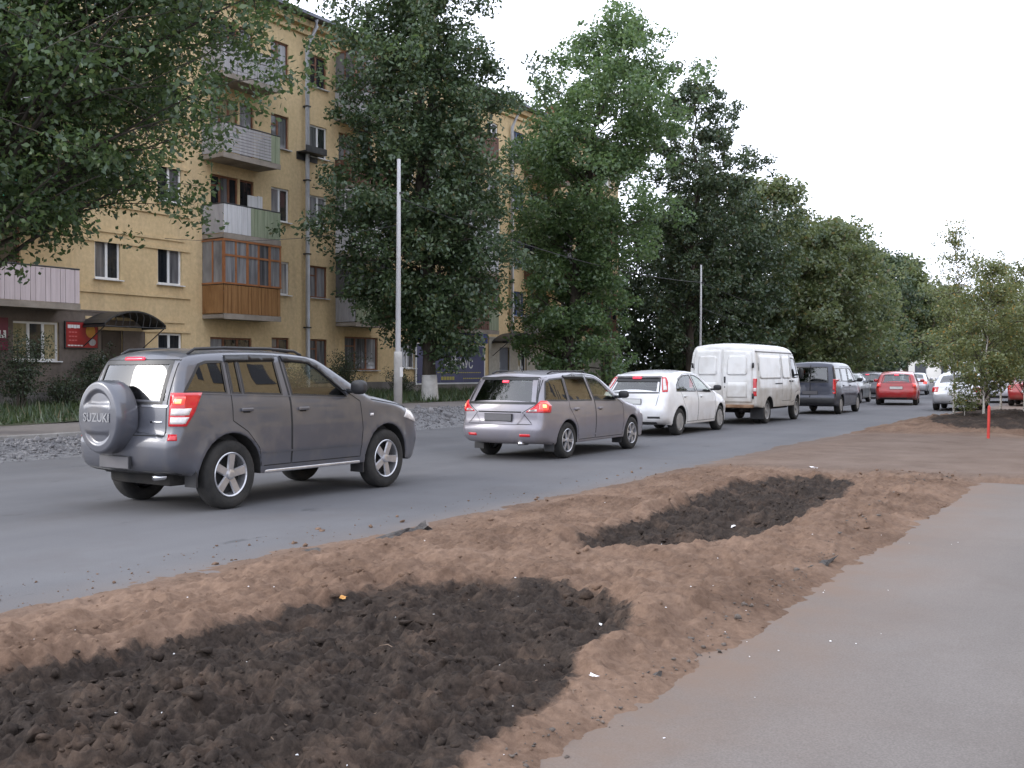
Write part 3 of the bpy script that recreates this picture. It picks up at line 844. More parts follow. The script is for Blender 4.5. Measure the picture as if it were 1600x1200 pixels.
for (a, b, c, d) in [(44.2, 45.15, 0.85, 2.75)]:
    dr = bp_(MB().box(FX - 0.12, FX - 0.06, a, b, c, d), 'door', M_gdoor)
    q = MB().box(FX - 0.06, FX - 0.03, a + 0.1, a + 0.14, 1.7, 2.0); q.v = [(x - OFF.x, y - OFF.y, z - OFF.z) for x, y, z in q.v]; q.build('handle', M_zinc, dr)
dr = bp_(MB().box(FX - 0.12, FX - 0.06, 55.6, 57.6, 0.6, 2.7), 'door', M_door)

# canopies of bent sheet over the doors
def canopy(ya, yb, z, proj, peak):
    mb = MB(); n = 14
    for s, zz in ((0, 0.0),):
        v = []; f = []
        for i in range(n + 1):
            u = i / n; y = ya + (yb - ya) * u; h = peak * math.sin(math.pi * u) ** 0.8
            for (x, dz) in ((FX + 0.04, 0.0), (FX + proj, 0.0), (FX + proj, -0.05), (FX + 0.04, -0.05)):
                v.append((x, y, z + h + dz))
        for i in range(n):
            for k in range(4): f.append((i * 4 + k, i * 4 + (k + 1) % 4, i * 4 + 4 + (k + 1) % 4, i * 4 + 4 + k))
        mb.add(v, f)
    mb.box(FX + 0.04, FX + proj, ya, ya + 0.05, z - 0.12, z - 0.055).box(FX + 0.04, FX + proj, yb - 0.05, yb, z - 0.12, z - 0.055)
    for i in range(9):          # scrollwork under the arch at the front
        u = (i + 0.5) / 9; y = ya + (yb - ya) * u; h = peak * math.sin(math.pi * u) ** 0.8
        mb.tube([(FX + proj - 0.02, y, z - 0.1), (FX + proj - 0.02, y + 0.06, z + h * 0.5), (FX + proj - 0.02, y, z + h - 0.05)], 0.012, 5)
    mb.tube([(FX + proj - 0.02, ya, z - 0.1), (FX + proj - 0.02, yb, z - 0.1)], 0.018, 5)
    for y in (ya + 0.03, yb - 0.03): mb.tube([(FX + 0.05, y, z - 0.75), (FX + proj - 0.05, y, z - 0.1)], 0.018, 5)
    bp_(mb, 'canopy', M_dark)
canopy(20.0, 22.3, 2.98, 1.2, 0.42)
canopy(43.5, 46.6, 3.05, 1.0, 0.45)

# downpipes
def downpipe(y, z0):
    mb = MB().tube([(FX + 0.5, y + 0.15, 15.3), (FX + 0.5, y + 0.15, 15.05), (FX + 0.14, y, 14.2), (FX + 0.14, y, z0 + 0.3), (FX + 0.3, y, z0 + 0.12)], 0.085, 10)
    o = bp_(mb, 'downpipe', M_zinc, None, True)
    c = MB()
    for z in (3.2, 6.1, 9.0, 11.9): c.box(FX, FX + 0.24, y - 0.11, y + 0.11, z, z + 0.05)
    c.v = [(a - OFF.x, b - OFF.y, d - OFF.z) for a, b, d in c.v]; c.build('pipe_clip', M_dark, o)
for y, z0 in ((30.02, 0.5), (45.25, 3.2)): downpipe(y, z0)
bp_(MB().box(FX, FX + 0.55, 29.55, 30.7, 10.05, 10.10).box(FX + 0.5, FX + 0.55, 29.55, 30.7, 10.1, 10.3).box(FX, FX + 0.04, 29.55, 30.7, 9.8, 10.05), 'bracket_shelf', M_dark)

# balconies
def balcony(c0, w, k, front, left=None, right=None, glazed=None, split=None, proj=1.1, horiz=False):
    y0, y1 = c0 - w / 2, c0 + w / 2
    zf = SILL[k] - 0.95
    x0, x1 = FX, FX + proj
    root = bp_(MB().box(x0, x1, y0, y1, zf - 0.14, zf).box(x1 - 0.02, x1 + 0.02, y0 - 0.02, y1 + 0.02, zf - 0.17, zf + 0.02), 'balcony', M_slab)
    def sub(mb, name, m):
        mb.v = [(a - OFF.x, b - OFF.y, d - OFF.z) for a, b, d in mb.v]
        return mb.build(name, m, root)
    zr = zf + 1.05
    segs = [(y0, y1, front)] if not split else [(y0, split[0], front), (split[0], y1, split[1])]
    for a, b, m in segs:
        mb = MB()
        if horiz and m is front:
            for i in range(9): mb.box(x1 - 0.02, x1 + 0.012, a, b, zf + 0.06 + i * 0.108, zf + 0.06 + i * 0.108 + 0.09)
        else:
            n = max(2, int((b - a) / 0.155)); st = (b - a) / n
            for i in range(n):
                j = 0.008 * ((i * 7) % 3)
                mb.box(x1 - 0.02, x1 + 0.006 + j, a + i * st + 0.006, a + (i + 1) * st - 0.006, zf + 0.03, zr - 0.03)
        pn = sub(mb, 'front_panel', m); pn['kind'] = 'stuff'
    for y, m in ((y0, left or front), (y1, right or (split[1] if split else front))):
        mb = MB(); n = 7; st = (proj - 0.04) / n
        for i in range(n): mb.box(x0 + 0.01 + i * st, x0 + 0.01 + (i + 1) * st - 0.012, y - 0.012, y + 0.012 + 0.006 * (i % 2), zf + 0.03, zr - 0.03)
        sub(mb, 'side_panel', m)['kind'] = 'stuff'
    sub(MB().tube([(x0, y0, zr), (x1, y0, zr), (x1, y1, zr), (x0, y1, zr)], 0.026, 6), 'rail', M_dark)
    if glazed:
        fm, pm = glazed
        zt = zf + 2.62
        fr = MB(); n = max(3, int(round(w / 0.55))); st = w / n
        for i in range(n + 1):
            y = y0 + i * st; t_ = 0.035 if i % 2 else 0.05
            fr.box(x1 - 0.05, x1 + 0.02, y - t_, y + t_, zr + 0.05, zt - 0.06)
        fr.box(x1 - 0.055, x1 + 0.03, y0 - 0.05, y1 + 0.05, zr, zr + 0.06).box(x1 - 0.055, x1 + 0.03, y0 - 0.05, y1 + 0.05, zt - 0.07, zt).box(x1 - 0.045, x1 + 0.018, y0, y1, zt - 0.60, zt - 0.53)
        for y in (y0, y1):
            fr.box(x0, x1 - 0.06, y - 0.03, y + 0.03, zr, zr + 0.06).box(x0, x1 - 0.06, y - 0.03, y + 0.03, zt - 0.07, zt)
            fr.box(x0 + proj / 2 - 0.03, x0 + proj / 2 + 0.03, y - 0.03, y + 0.03, zr + 0.06, zt - 0.07)
        g = sub(fr, 'glazing_frame', fm)
        for i in range(n):
            y = y0 + i * st
            sub(MB().box(x1 - 0.02, x1 - 0.008, y + 0.03, y + st - 0.03, zr + 0.06, zt - 0.07), 'pane', M_panes[pm[i % len(pm)]])
        for y in (y0, y1):
            sub(MB().box(x0 + 0.02, x1 - 0.06, y - 0.006, y + 0.006, zr + 0.06, zt - 0.07), 'pane', M_panes[pm[0]])
    return root
B = balcony
# near the pink panel: left edge of the picture
B(16.9, 4.6, 1, M_pinkp); B(16.9, 4.6, 2, M_emer); B(16.9, 4.6, 3, M_greyp, glazed=(M_bframe, [1, 0, 2])); B(16.9, 4.6, 4, M_greenp)
# column with the varnished wooden balcony
B(26.2, 2.7, 1, M_wood, glazed=(M_woodf, [2, 2, 2, 1])); B(26.2, 2.7, 2, M_whitep, left=M_greyp, split=(26.1, M_greenp)); B(26.2, 2.7, 3, M_greyp, split=(27.1, M_greenp), horiz=True); B(26.2, 2.7, 4, M_greyp)
# behind the lime
B(32.95, 2.3, 1, M_greenp, left=M_greyp, split=(33.2, M_brownp), glazed=(M_dark, [1, 3, 2])); B(32.95, 2.3, 2, M_whitep, glazed=(M_wframe, [2, 1])); B(32.95, 2.3, 3, M_brownp); B(32.95, 2.3, 4, M_greyp, glazed=(M_bframe, [1, 2]))
B(41.1, 2.7, 1, M_brownp, split=(41.6, M_greenp), glazed=(M_bframe, [0, 1, 0])); B(41.1, 2.7, 2, M_whitep, glazed=(M_wframe, [2, 1])); B(41.1, 2.7, 3, M_greenp); B(41.1, 2.7, 4, M_brownp)
B(48.3, 3.3, 1, M_greyp); B(48.3, 3.3, 2, M_brownp, glazed=(M_dark, [0, 1, 2])); B(48.3, 3.3, 3, M_greenp); B(48.3, 3.3, 4, M_brownp)
for k in (1, 2, 3): B(54.6, 1.8, k, M_brownp, glazed=(M_bframe, [0, 1]) if k != 2 else None)
# a board screen stored on the wooden column's third-floor balcony
bp_(MB().box(FX + 0.25, FX + 0.30, 26.75, 27.2, 7.35, 7.95).box(FX + 0.25, FX + 0.30, 27.22, 27.45, 7.35, 7.98), 'storage_board', M_whitep)
# chequer of brick infill at the end of the wooden glazing
bp_(MB().box(FX + 0.03, FX + 1.02, 27.585, 27.62, 4.6, 6.05), 'brick_infill', M_brick)

# signs on the house
M_red = mat('red_sign_face', (0.22, 0.012, 0.016), (0.34, 0.02, 0.02), scale=1.5, rough=0.4)
M_orange = mat('orange_print', (0.45, 0.16, 0.02), (0.6, 0.3, 0.05), scale=4, rough=0.4)
M_white = mat('white_print', (0.62, 0.62, 0.62), (0.72, 0.72, 0.72), scale=4, rough=0.5)
M_pinkpr = mat('pink_print', (0.50, 0.10, 0.10), (0.56, 0.14, 0.14), scale=4, rough=0.5)
M_maroon = mat('maroon_sign_face', (0.10, 0.008, 0.03), (0.14, 0.012, 0.04), scale=3, rough=0.4)
M_blue = mat('blue_sign_face', (0.020, 0.022, 0.090), (0.030, 0.032, 0.120), scale=1.2, rough=0.35)
M_blue2 = mat('bright_blue_sign', (0.012, 0.018, 0.16), (0.02, 0.03, 0.24), scale=1.2, rough=0.35)
M_yell = mat('yellow_print', (0.36, 0.32, 0.06), (0.46, 0.40, 0.08), scale=4, rough=0.5)
def sign_root(name, y, z, label): 
    return tag(empty(name, (FX + 0.05, y, z)), label, 'sign')
s = sign_root('signboard', 19.98, 2.62, 'red signboard with white and orange print beside the dark shop door')
MB().box(0, 0.06, -0.58, 0.58, -0.42, 0.42).build('frame', M_dark, s)
MB().box(0.06, 0.066, -0.55, 0.55, -0.39, 0.39).build('face', M_red, s)
d = MB(); 
for i, (a, b) in enumerate(((-0.50, -0.39), (-0.38, -0.30), (-0.29, -0.2), (-0.19, -0.08))): d.box(0.067, 0.070, a, b, 0.20 + 0.01 * (i % 2), 0.31)
for a in np.arange(-0.5, -0.05, 0.11): d.box(0.067, 0.070, a, a + 0.09, -0.35, -0.31)
d.build('print', M_white, s)
d = MB()
for z in (0.08, -0.05, -0.17):
    for a in np.arange(-0.46, -0.18, 0.1): d.box(0.067, 0.070, a, a + 0.08, z - 0.02, z + 0.02)
d.build('print', M_pinkpr, s)
d = MB(); d.add([(0.069, 0.30 + 0.17 * math.cos(t_), 0.12 + 0.20 * math.sin(t_)) for t_ in np.linspace(0, 6.28, 21)[:-1]], [tuple(range(20))]); d.build('print', M_orange, s)
d = MB(); d.add([(0.071, 0.36 + 0.13 * math.cos(t_), -0.22 + 0.11 * math.sin(t_)) for t_ in np.linspace(0, 6.28, 15)[:-1]], [tuple(range(14))]); d.build('print', M_greyp, s)
s = sign_root('signboard', 17.2, 2.6, 'narrow maroon sign on the grey shop wall at the left edge')
MB().box(0, 0.06, -0.35, 0.35, -0.5, 0.45).build('face', M_maroon, s)
d = MB(); d.box(0.061, 0.066, 0.05, 0.28, -0.14, -0.06).box(0.061, 0.066, 0.05, 0.12, -0.06, 0.08).box(0.061, 0.066, 0.2, 0.28, -0.06, 0.08); d.build('print', M_white, s)
s = sign_root('shop_front_sign', 39.9, 1.9, 'large dark blue shop window panel with white lettering behind the lime trunk')
MB().box(0, 0.05, -2.85, 2.85, -1.0, 0.90).build('frame', M_wframe, s)
MB().box(0.05, 0.06, -2.75, -0.95, -0.93, 0.85).build('panel', M_blue, s)
MB().box(0.05, 0.06, -0.93, 0.93, -0.93, 0.85).build('panel', M_blue, s)
MB().box(0.05, 0.06, 0.95, 2.75, -0.93, 0.85).build('panel', M_blue, s)
text_mesh('lettering', 'ФОРНУС', 0.62, M_white, s, 0.004, (0.067, 0.55, -0.05), (R(90), 0, R(90)), 0.9, 0.008)
text_mesh('lettering', 'Ф', 0.95, M_white, s, 0.004, (0.067, 0.1, 0.28), (R(90), 0, R(90)), 0.8, 0.004)
d = MB()
for a in np.arange(-1.2, 2.4, 0.16): d.box(0.063, 0.067, a, a + 0.12, -0.47, -0.43)
for a in np.arange(0.9, 2.5, 0.16): d.box(0.063, 0.067, a, a + 0.12, -0.76, -0.71)
for a in np.arange(-0.9, 0.1, 0.22): d.box(0.063, 0.067, a, a + 0.18, -0.80, -0.64)
d.build('print', M_yell, s)
s = sign_root('fascia_sign', 39.9, 3.15, 'bright blue fascia sign with yellow letters above the blue shop panel')
MB().box(0, 0.14, -3.0, 2.95, -0.24, 0.24).build('face', M_blue2, s)
d = MB().box(0.0, 0.16, -3.0, 2.95, 0.25, 0.31); d.build('top_strip', M_yell, s)
d = MB()
for i, a in enumerate(np.arange(-2.6, 2.5, 0.27)):
    if i % 6 == 5: continue
    d.box(0.141, 0.147, a, a + 0.05, -0.12, 0.13).box(0.141, 0.147, a + 0.13, a + 0.18, -0.12, 0.13).box(0.141, 0.147, a + 0.05, a + 0.13, 0.13 - 0.25 * (i % 2), 0.08 - 0.16 * (i % 2))
d.build('lettering', M_yell, s)

# far pale houses closing the street
M_farw = mat('far_white_wall', (0.55, 0.54, 0.53), (0.66, 0.65, 0.64), scale=0.3, rough=0.9)
M_farp = mat('far_pane', (0.05, 0.055, 0.07), (0.09, 0.095, 0.11), scale=0.5, rough=0.2)
def far_house(loc, rz, L_, H_, nst, ncol, label, rm):
    e = tag(empty('far_house', loc, rz), label, 'building')
    MB().box(-L_ / 2, L_ / 2, 0, 11, 0, H_).build('wall', M_farw, e)
    r_ = MB(); r_.add([(-L_ / 2 - .5, -.5, H_), (L_ / 2 + .5, -.5, H_), (L_ / 2 + .5, 11.5, H_), (-L_ / 2 - .5, 11.5, H_), (-L_ / 2 + 2, 5.5, H_ + 2.2), (L_ / 2 - 2, 5.5, H_ + 2.2)],
                      [(0, 1, 5, 4), (1, 2, 5), (2, 3, 4, 5), (3, 0, 4), (3, 2, 1, 0)]); r_.build('roof', rm, e)
    proto = None
    for j in range(nst):
        for i in range(ncol):
            x = -L_ / 2 + (i + 0.5) * L_ / ncol; z = 1.2 + j * (H_ - 0.6) / nst
            if proto is None:
                proto = MB().box(-0.7, 0.7, -0.06, 0.0, 0, 1.5).build('window', M_farp, e); o = proto
            else:
                o = proto.copy(); COL.objects.link(o); o.parent = e
            o.location = (x, 0, z)
far_house((-17, 150, 0.0), R(8), 30, 9.0, 3, 9, 'pale white building closing the far end of the street', M_roof)
# house across the road, out of the picture but mirrored in the car windows
oe = tag(empty('yellow_house', (11.0, 46, 0)), 'tall yellow house on the near side, seen mirrored in the car windows', 'building')
MB().box(0, 11, -33, 33, 0, 16.5).build('wall', M_ochre, oe)
r_ = MB(); r_.add([(-.6, -33.6, 16.5), (11.6, -33.6, 16.5), (11.6, 33.6, 16.5), (-.6, 33.6, 16.5), (5.5, -30, 20.0), (5.5, 30, 20.0)], [(0, 3, 5, 4), (1, 0, 4), (2, 1, 4, 5), (3, 2, 5), (0, 1, 2, 3)]); r_.build('roof', M_brick, oe)
proto = MB().box(-0.05, 0.0, -0.55, 0.55, 0, 1.5).build('window', M_farp, oe); proto.location = (0, -31, 1.3)
for j in range(5):
    for i in range(20):
        if i + j == 0: continue
        o = proto.copy(); COL.objects.link(o); o.parent = oe; o.location = (0, -31 + i * 3.2, 1.3 + 3.0 * j)
# ================================================================ trees
M_bark = mat('dark_bark', (0.030, 0.025, 0.020), (0.075, 0.062, 0.050), scale=6, rough=0.95, bump=0.8, bscale=14, stretch=(1, 1, 0.25))
M_limew = mat('whitewashed_bark', (0.42, 0.41, 0.40), (0.56, 0.55, 0.53), scale=5, rough=0.95, bump=0.5, bscale=16)
M_birchb = mat('birch_bark', (0.50, 0.48, 0.45), (0.10, 0.09, 0.08), scale=9, rough=0.8, stretch=(0.6, 0.6, 2.2), contrast=(0.55, 0.66))
L_maple = leaf_mat('maple_leaf', (0.036, 0.070, 0.024), (0.088, 0.142, 0.040), (0.13, 0.15, 0.05), 0.45)
L_lime = leaf_mat('lime_leaf', (0.037, 0.066, 0.030), (0.082, 0.126, 0.048), (0.11, 0.10, 0.035), 0.28)
L_maple2 = leaf_mat('green_maple_leaf', (0.060, 0.116, 0.042), (0.135, 0.212, 0.074), (0.10, 0.14, 0.05), 0.48)
L_dark = leaf_mat('dark_leaf', (0.034, 0.058, 0.028), (0.076, 0.110, 0.046), (0.10, 0.085, 0.03), 0.28)
L_mid = leaf_mat('mid_leaf', (0.070, 0.104, 0.040), (0.155, 0.185, 0.068), (0.15, 0.12, 0.04), 0.45)
L_birch = leaf_mat('birch_leaf', (0.100, 0.132, 0.045), (0.195, 0.222, 0.085), (0.38, 0.25, 0.06), 0.4)
L_shrub = leaf_mat('shrub_leaf', (0.028, 0.045, 0.020), (0.065, 0.085, 0.038), None, 0.3)

def leaves(C, rad, N, size, rng, flat=0.8, aspect=0.55, up=0.55):
    """N rhombic leaves spread through clumps C (k,3) of radius rad (k,)"""
    p = rad ** 2; p = p / p.sum()
    idx = rng.choice(len(C), N, p=p)
    g = rng.normal(size=(N, 3))
    g /= np.linalg.norm(g, axis=1)[:, None]
    rr = rng.random(N) ** 0.45
    off = g * rr[:, None] * rad[idx][:, None] * np.array([1, 1, flat])
    P = C[idx] + off
    nrm = rng.normal(size=(N, 3)) * 0.75 + g * 0.5 + np.array([0, 0, up])
    nrm /= np.linalg.norm(nrm, axis=1)[:, None]
    a = np.cross(nrm, rng.normal(size=(N, 3))); a /= np.linalg.norm(a, axis=1)[:, None] + 1e-9
    b = np.cross(nrm, a)
    s = size * rng.uniform(0.65, 1.35, N)
    la = a * (s * 0.5)[:, None]; lb = b * (s * 0.5 * aspect)[:, None]
    # two faces folded along the midrib would double the count; one rhombus with an off-centre belly is enough
    V = np.stack([P - la, P - la * 0.15 + lb, P + la, P - la * 0.15 - lb], 1).reshape(-1, 3)
    return V, np.arange(4 * N).reshape(N, 4)

def tree(name, label, cat, base, H, Rr, prof, nl, N, leaf, lm, tr=0.2, lean=(0, 0), t0=0.12, clump=0.55, bark=None, rise=0.55, droop=0.0,
         seed=1, group=None, aspect=0.55, white=0.0, density=1.0, twostem=False):
    rng = np.random.default_rng(seed)
    base = np.array(base, float)
    root = tag(empty(name, tuple(base)), label, cat, group)
    pt = np.array(prof)
    mb = MB(); br = MB()
    tp = []
    wob = rng.normal(0, 0.012 * H, (12, 2)); wob[:2] = 0
    for i in range(12):
        u = i / 11
        tp.append((lean[0] * u ** 1.3 + wob[i, 0] * u, lean[1] * u ** 1.3 + wob[i, 1] * u, H * 0.93 * u - (0.25 if i == 0 else 0)))
    tp = np.array(tp)
    rad = tr * (1 - 0.93 * np.linspace(0, 1, 12)) ** 0.9; rad[0] = tr * 1.35
    def trunk_at(z):
        return np.array([np.interp(z, tp[:, 2], tp[:, 0]), np.interp(z, tp[:, 2], tp[:, 1]), z])
    mb.tube(tp, list(np.maximum(rad, 0.008)), 9, 0)
    if twostem:
        q = [trunk_at(H * 0.3)] + [trunk_at(H * 0.3 + H * 0.6 * u) + np.array([0.5, 0.4, 0]) * u ** 0.6 for u in (0.2, 0.5, 0.8, 1.0)]
        mb.tube(q, [tr * 0.55, tr * 0.5, tr * 0.36, tr * 0.2, 0.02], 7)
    C = []; CR = []
    for i in range(nl):
        t = t0 + (1 - t0) * ((i + rng.random()) / nl)
        az = i * 2.39996 + rng.normal(0, 0.35)
        rr = Rr * np.interp(t, pt[:, 0], pt[:, 1]) * rng.uniform(0.62, 1.12)
        z1 = t * H + rng.normal(0, 0.02 * H)
        z0 = max(0.06 * H, min(0.90 * H, z1 - rise * rr * rng.uniform(0.6, 1.3)))
        s = trunk_at(z0)
        e = trunk_at(min(z1, H * 0.93)) + np.array([rr * math.cos(az), rr * math.sin(az), z1 - min(z1, H * 0.93) - droop * rr])
        mid = (s + e) / 2 + np.array([0, 0, 0.16 * rr]) + rng.normal(0, 0.05 * rr, 3)
        pts = []
        for u in np.linspace(0, 1, 6): pts.append(s * (1 - u) ** 2 + 2 * mid * u * (1 - u) + e * u ** 2)
        r0 = max(0.010, np.interp(z0, tp[:, 2], rad) * 0.30)
        br.tube(pts, [r0 * (1 - 0.86 * u) for u in np.linspace(0, 1, 6)], 5, 0, False)
        n = int(2 + rr * 2.2 * density)
        for j in range(n):
            u = rng.uniform(0.30, 1.0) ** 0.7
            c = s * (1 - u) ** 2 + 2 * mid * u * (1 - u) + e * u ** 2
            sp = 0.22 * rr * (0.4 + u)
            q = c + rng.normal(0, 1, 3) * np.array([sp, sp, sp * 0.6])
            C.append(q); CR.append(clump * rng.uniform(0.55, 1.35))
            if j % 2 == 0: br.tube([c, (c + q) / 2 + rng.normal(0, 0.05, 3), q], [0.012, 0.008, 0.004], 4, 0, False)
    for j in range(5):
        C.append(trunk_at(H * 0.93) + rng.normal(0, 0.35, 3) * np.array([1, 1, 1.2])); CR.append(clump * 0.7)
    C = np.array(C); CR = np.array(CR)
    mk('trunk', mb.v, mb.f, bark or M_bark, root, True)
    mk('branches', br.v, br.f, M_bark, root, True)
    if white:
        zz = [0.02, 0.1, white * 0.5, white]
        pw = [trunk_at(z) for z in zz]
        rw = [np.interp(z, tp[:, 2], rad) + 0.012 for z in zz]
        w_ = MB().tube(pw, rw, 12); mk('whitewash', w_.v, w_.f, M_limew, root, True)
    V, F = leaves(C, CR, N, leaf, rng, aspect=aspect)
    z = V[:, 2].reshape(-1, 4).min(1)
    ok = z > 0.15
    F = F[ok]
    mk('crown', V, F, lm, root)
    return root

MAP = [(0.05, 0.1), (0.2, 0.35), (0.28, 0.8), (0.5, 1.0), (0.75, 0.85), (0.95, 0.4), (1, 0.15)]
tree('maple_tree', 'big leafy maple whose branches hang into the picture top left', 'tree', (-20.8, 11.0, tzs(-20.8, 11.0)), 14.2, 4.5,
     [(0.25, 0.4), (0.33, 0.58), (0.45, 0.85), (0.6, 1.0), (0.85, 0.95), (0.95, 0.6), (1, 0.2)], 185, 112000, 0.132, L_maple, 0.26, (3.4, 2.1), 0.345, 0.48, seed=4, droop=0.12, rise=0.8, density=1.2)
COLM = [(0.05, 0.1), (0.10, 0.32), (0.17, 0.62), (0.27, 0.98), (0.55, 0.97), (0.75, 0.80), (0.9, 0.6), (1, 0.2)]
tree('lime_tree', 'tall dark columnar lime with whitewashed trunk behind the lamp post', 'tree', (-22.0, 29.65, tzs(-22, 29.65)), 18.6, 2.85, COLM, 150, 95000, 0.170, L_lime, 0.24, (-0.7, -0.45), 0.11, 0.55,
     seed=9, droop=0.18, rise=0.35, white=0.95, twostem=True, density=1.25)
tree('maple_tree', 'broad green maple leaning right in the middle of the row', 'tree', (-22.0, 39.5, tzs(-22, 39.5)), 17.3, 3.45,
     [(0.06, 0.45), (0.14, 0.72), (0.28, 0.75), (0.38, 0.75), (0.6, 1.0), (0.8, 0.95), (0.95, 0.55), (1, 0.2)], 120, 72000, 0.185, L_maple2, 0.25, (1.3, 2.1), 0.09, 0.55, seed=13, droop=0.08, rise=0.5)
tree('ash_tree', 'tall thin-crowned dark tree with sky showing through its right edge', 'tree', (-22.0, 54.0, tzs(-22, 54)), 18.0, 2.9,
     [(0.08, 0.6), (0.25, 0.95), (0.6, 1.0), (0.8, 0.85), (0.95, 0.5), (1, 0.2)], 95, 40000, 0.20, L_dark, 0.25, (0.2, 0.2), 0.10, 0.42, seed=21)
rowp = [(0.07, 0.7), (0.25, 1.0), (0.6, 0.95), (0.8, 0.75), (0.95, 0.4), (1, 0.15)]
G = 'street trees receding on the far side'
tree('lime_tree', 'dark tree filling the gap behind the end of the apartment house', 'tree', (-27.5, 62.0, 0.4), 11.5, 4.2, rowp, 70, 26400, 0.275, L_dark, 0.2, (0, 0), 0.07, 0.7, seed=31, group=G)
tree('lime_tree', 'dark tree standing directly above the white van roof', 'tree', (-22.5, 61.5, 0.4), 13.2, 4.3, rowp, 80, 30800, 0.275, L_dark, 0.22, (0, 0), 0.07, 0.7, seed=33, group=G)
tree('maple_tree', 'grey-green tree right of the thin-crowned tall one', 'tree', (-21.8, 69.0, 0.35), 14.4, 3.8, rowp, 80, 30800, 0.288, L_mid, 0.22, (0, 0), 0.08, 0.7, seed=35, group=G)
tree('maple_tree', 'yellowish-green lower tree over the dark blue van', 'tree', (-19.6, 72.5, 0.3), 11.6, 4.6, rowp, 80, 30800, 0.288, L_mid, 0.2, (0.3, 0), 0.10, 0.75, seed=37, group=G)
tree('maple_tree', 'rounded tree midway down the far row of street trees', 'tree', (-21.6, 82.0, 0.3), 13.4, 3.9, rowp, 80, 29700, 0.312, L_mid, 0.22, (0, 0), 0.08, 0.8, seed=39, group=G)
tree('lime_tree', 'last dense tree before the gap at the far end of the row', 'tree', (-21.5, 93.0, 0.3), 12.4, 3.9, rowp, 80, 28600, 0.338, L_dark, 0.22, (0, 0), 0.09, 0.8, seed=41, group=G)
tree('lime_tree', 'open far tree with bare dark trunk above the red car', 'tree', (-20.5, 106.0, 0.2), 12.6, 3.4, [(0.2, 0.2), (0.3, 0.85), (0.6, 1), (0.85, 0.7), (1, 0.2)], 70, 22000, 0.35, L_mid, 0.26, (0, 0), 0.24, 0.8, seed=43, group=G)
tree('maple_tree', 'farthest pale tree half hidden behind the tall birch', 'tree', (-18.5, 119.0, 0.1), 10.5, 3.6, [(0.2, 0.2), (0.3, 0.85), (0.6, 1), (0.85, 0.7), (1, 0.2)], 60, 18000, 0.30, L_mid, 0.26, (0, 0), 0.22, 0.9, seed=45, group=G)
tree('maple_tree', 'smallest far tree closing the street beside the birches', 'tree', (-14.0, 136.0, 0.0), 8.0, 4.2, rowp, 60, 18000, 0.32, L_mid, 0.26, (0, 0), 0.12, 1.0, seed=46, group=G)

BP = [(0.18, 0.3), (0.3, 0.75), (0.4, 1.0), (0.65, 0.9), (0.85, 0.6), (1, 0.15)]
GB = 'young birches planted in the soil'
def zs(x, y):
    _cache.clear(); return float(soilz(np.array([[x, x]], float), np.array([[y, y]], float))[0, 0])
for (x, y, h, r, n, sd, lab, ln) in [
    (-4.75, 31.2, 5.35, 0.8, 4200, 51, 'tallest thinnest young birch with sparse top at the left of the group', (0.1, 0.0)),
    (-3.75, 29.4, 4.1, 1.15, 9500, 53, 'fullest young birch with white trunk beside the red stake', (0.15, 0.1)),
    (-3.2, 33.8, 4.5, 1.2, 9000, 55, 'young birch behind and right of the red stake', (0.0, 0.1)),
    (-2.35, 31.6, 4.3, 1.15, 8500, 57, 'young birch cut by the right edge of the picture', (0.0, 0.0)),
    (-4.2, 37.0, 4.9, 1.1, 8000, 59, 'rearmost young birch seen between the nearer trunks', (0.0, 0.0)),
    (-4.35, 30.4, 1.25, 0.5, 1100, 61, 'knee-high leafy birch sucker at the foot of the tallest birch', (0.0, 0.0))]:
    tree('birch_tree', lab, 'tree', (x, y, zs(x, y)), h, r, BP, 60 if h > 2 else 16, int(n * 1.45), 0.072, L_birch, 0.034 if h > 2 else 0.012, ln, 0.24, 0.24, M_birchb, 0.9, 0.0, sd, GB, 0.6)

def shrub(label, x, y, h, r, n, lm, seed, leaf=0.07, z=None):
    rng = np.random.default_rng(seed)
    root = tag(empty('shrub', (x, y, tzs(x, y) if z is None else z)), label, 'shrub', 'shrubs along the house front')
    mb = MB(); C = []; CR = []
    for i in range(16):
        a = rng.uniform(0, 6.28); q = r * rng.random() ** 0.6; hh = h * rng.uniform(0.5, 1.0)
        e = np.array([q * math.cos(a), q * math.sin(a), hh])
        mb.tube([(0.1 * math.cos(a), 0.1 * math.sin(a), -0.05), (e[0] * .5, e[1] * .5, hh * .55), tuple(e)], [0.02, 0.014, 0.005], 5, 0, False)
        for u in (0.35, 0.6, 0.85, 1.0):
            C.append(e * u + rng.normal(0, 0.08, 3)); CR.append(rng.uniform(0.15, 0.32) * (0.6 + r))
    mk('stems', mb.v, mb.f, M_bark, root, True)
    V, F = leaves(np.array(C), np.array(CR), n, leaf, rng)
    mk('foliage', V, F, lm, root)
for a in [('tall ragged shrub at the left edge under the shop window', -27.2, 17.2, 2.1, 0.85, 4200, L_shrub, 71), ('climbing shrub between shop window and dark door', -27.6, 19.9, 1.9, 0.55, 3200, L_shrub, 72),
          ('low shrub under the white shop window sill', -27.4, 18.7, 0.9, 0.8, 2200, L_shrub, 73), ('shrub at the house foot below the downpipe', -27.3, 31.3, 1.7, 0.8, 3600, L_shrub, 74),
          ('low shrub beside the barred ground floor window', -27.4, 34.9, 1.0, 0.7, 2000, L_shrub, 75), ('shrub hidden behind the grey four-by-four bonnet', -27.0, 28.0, 1.1, 0.8, 2200, L_shrub, 76)]:
    shrub(*a)
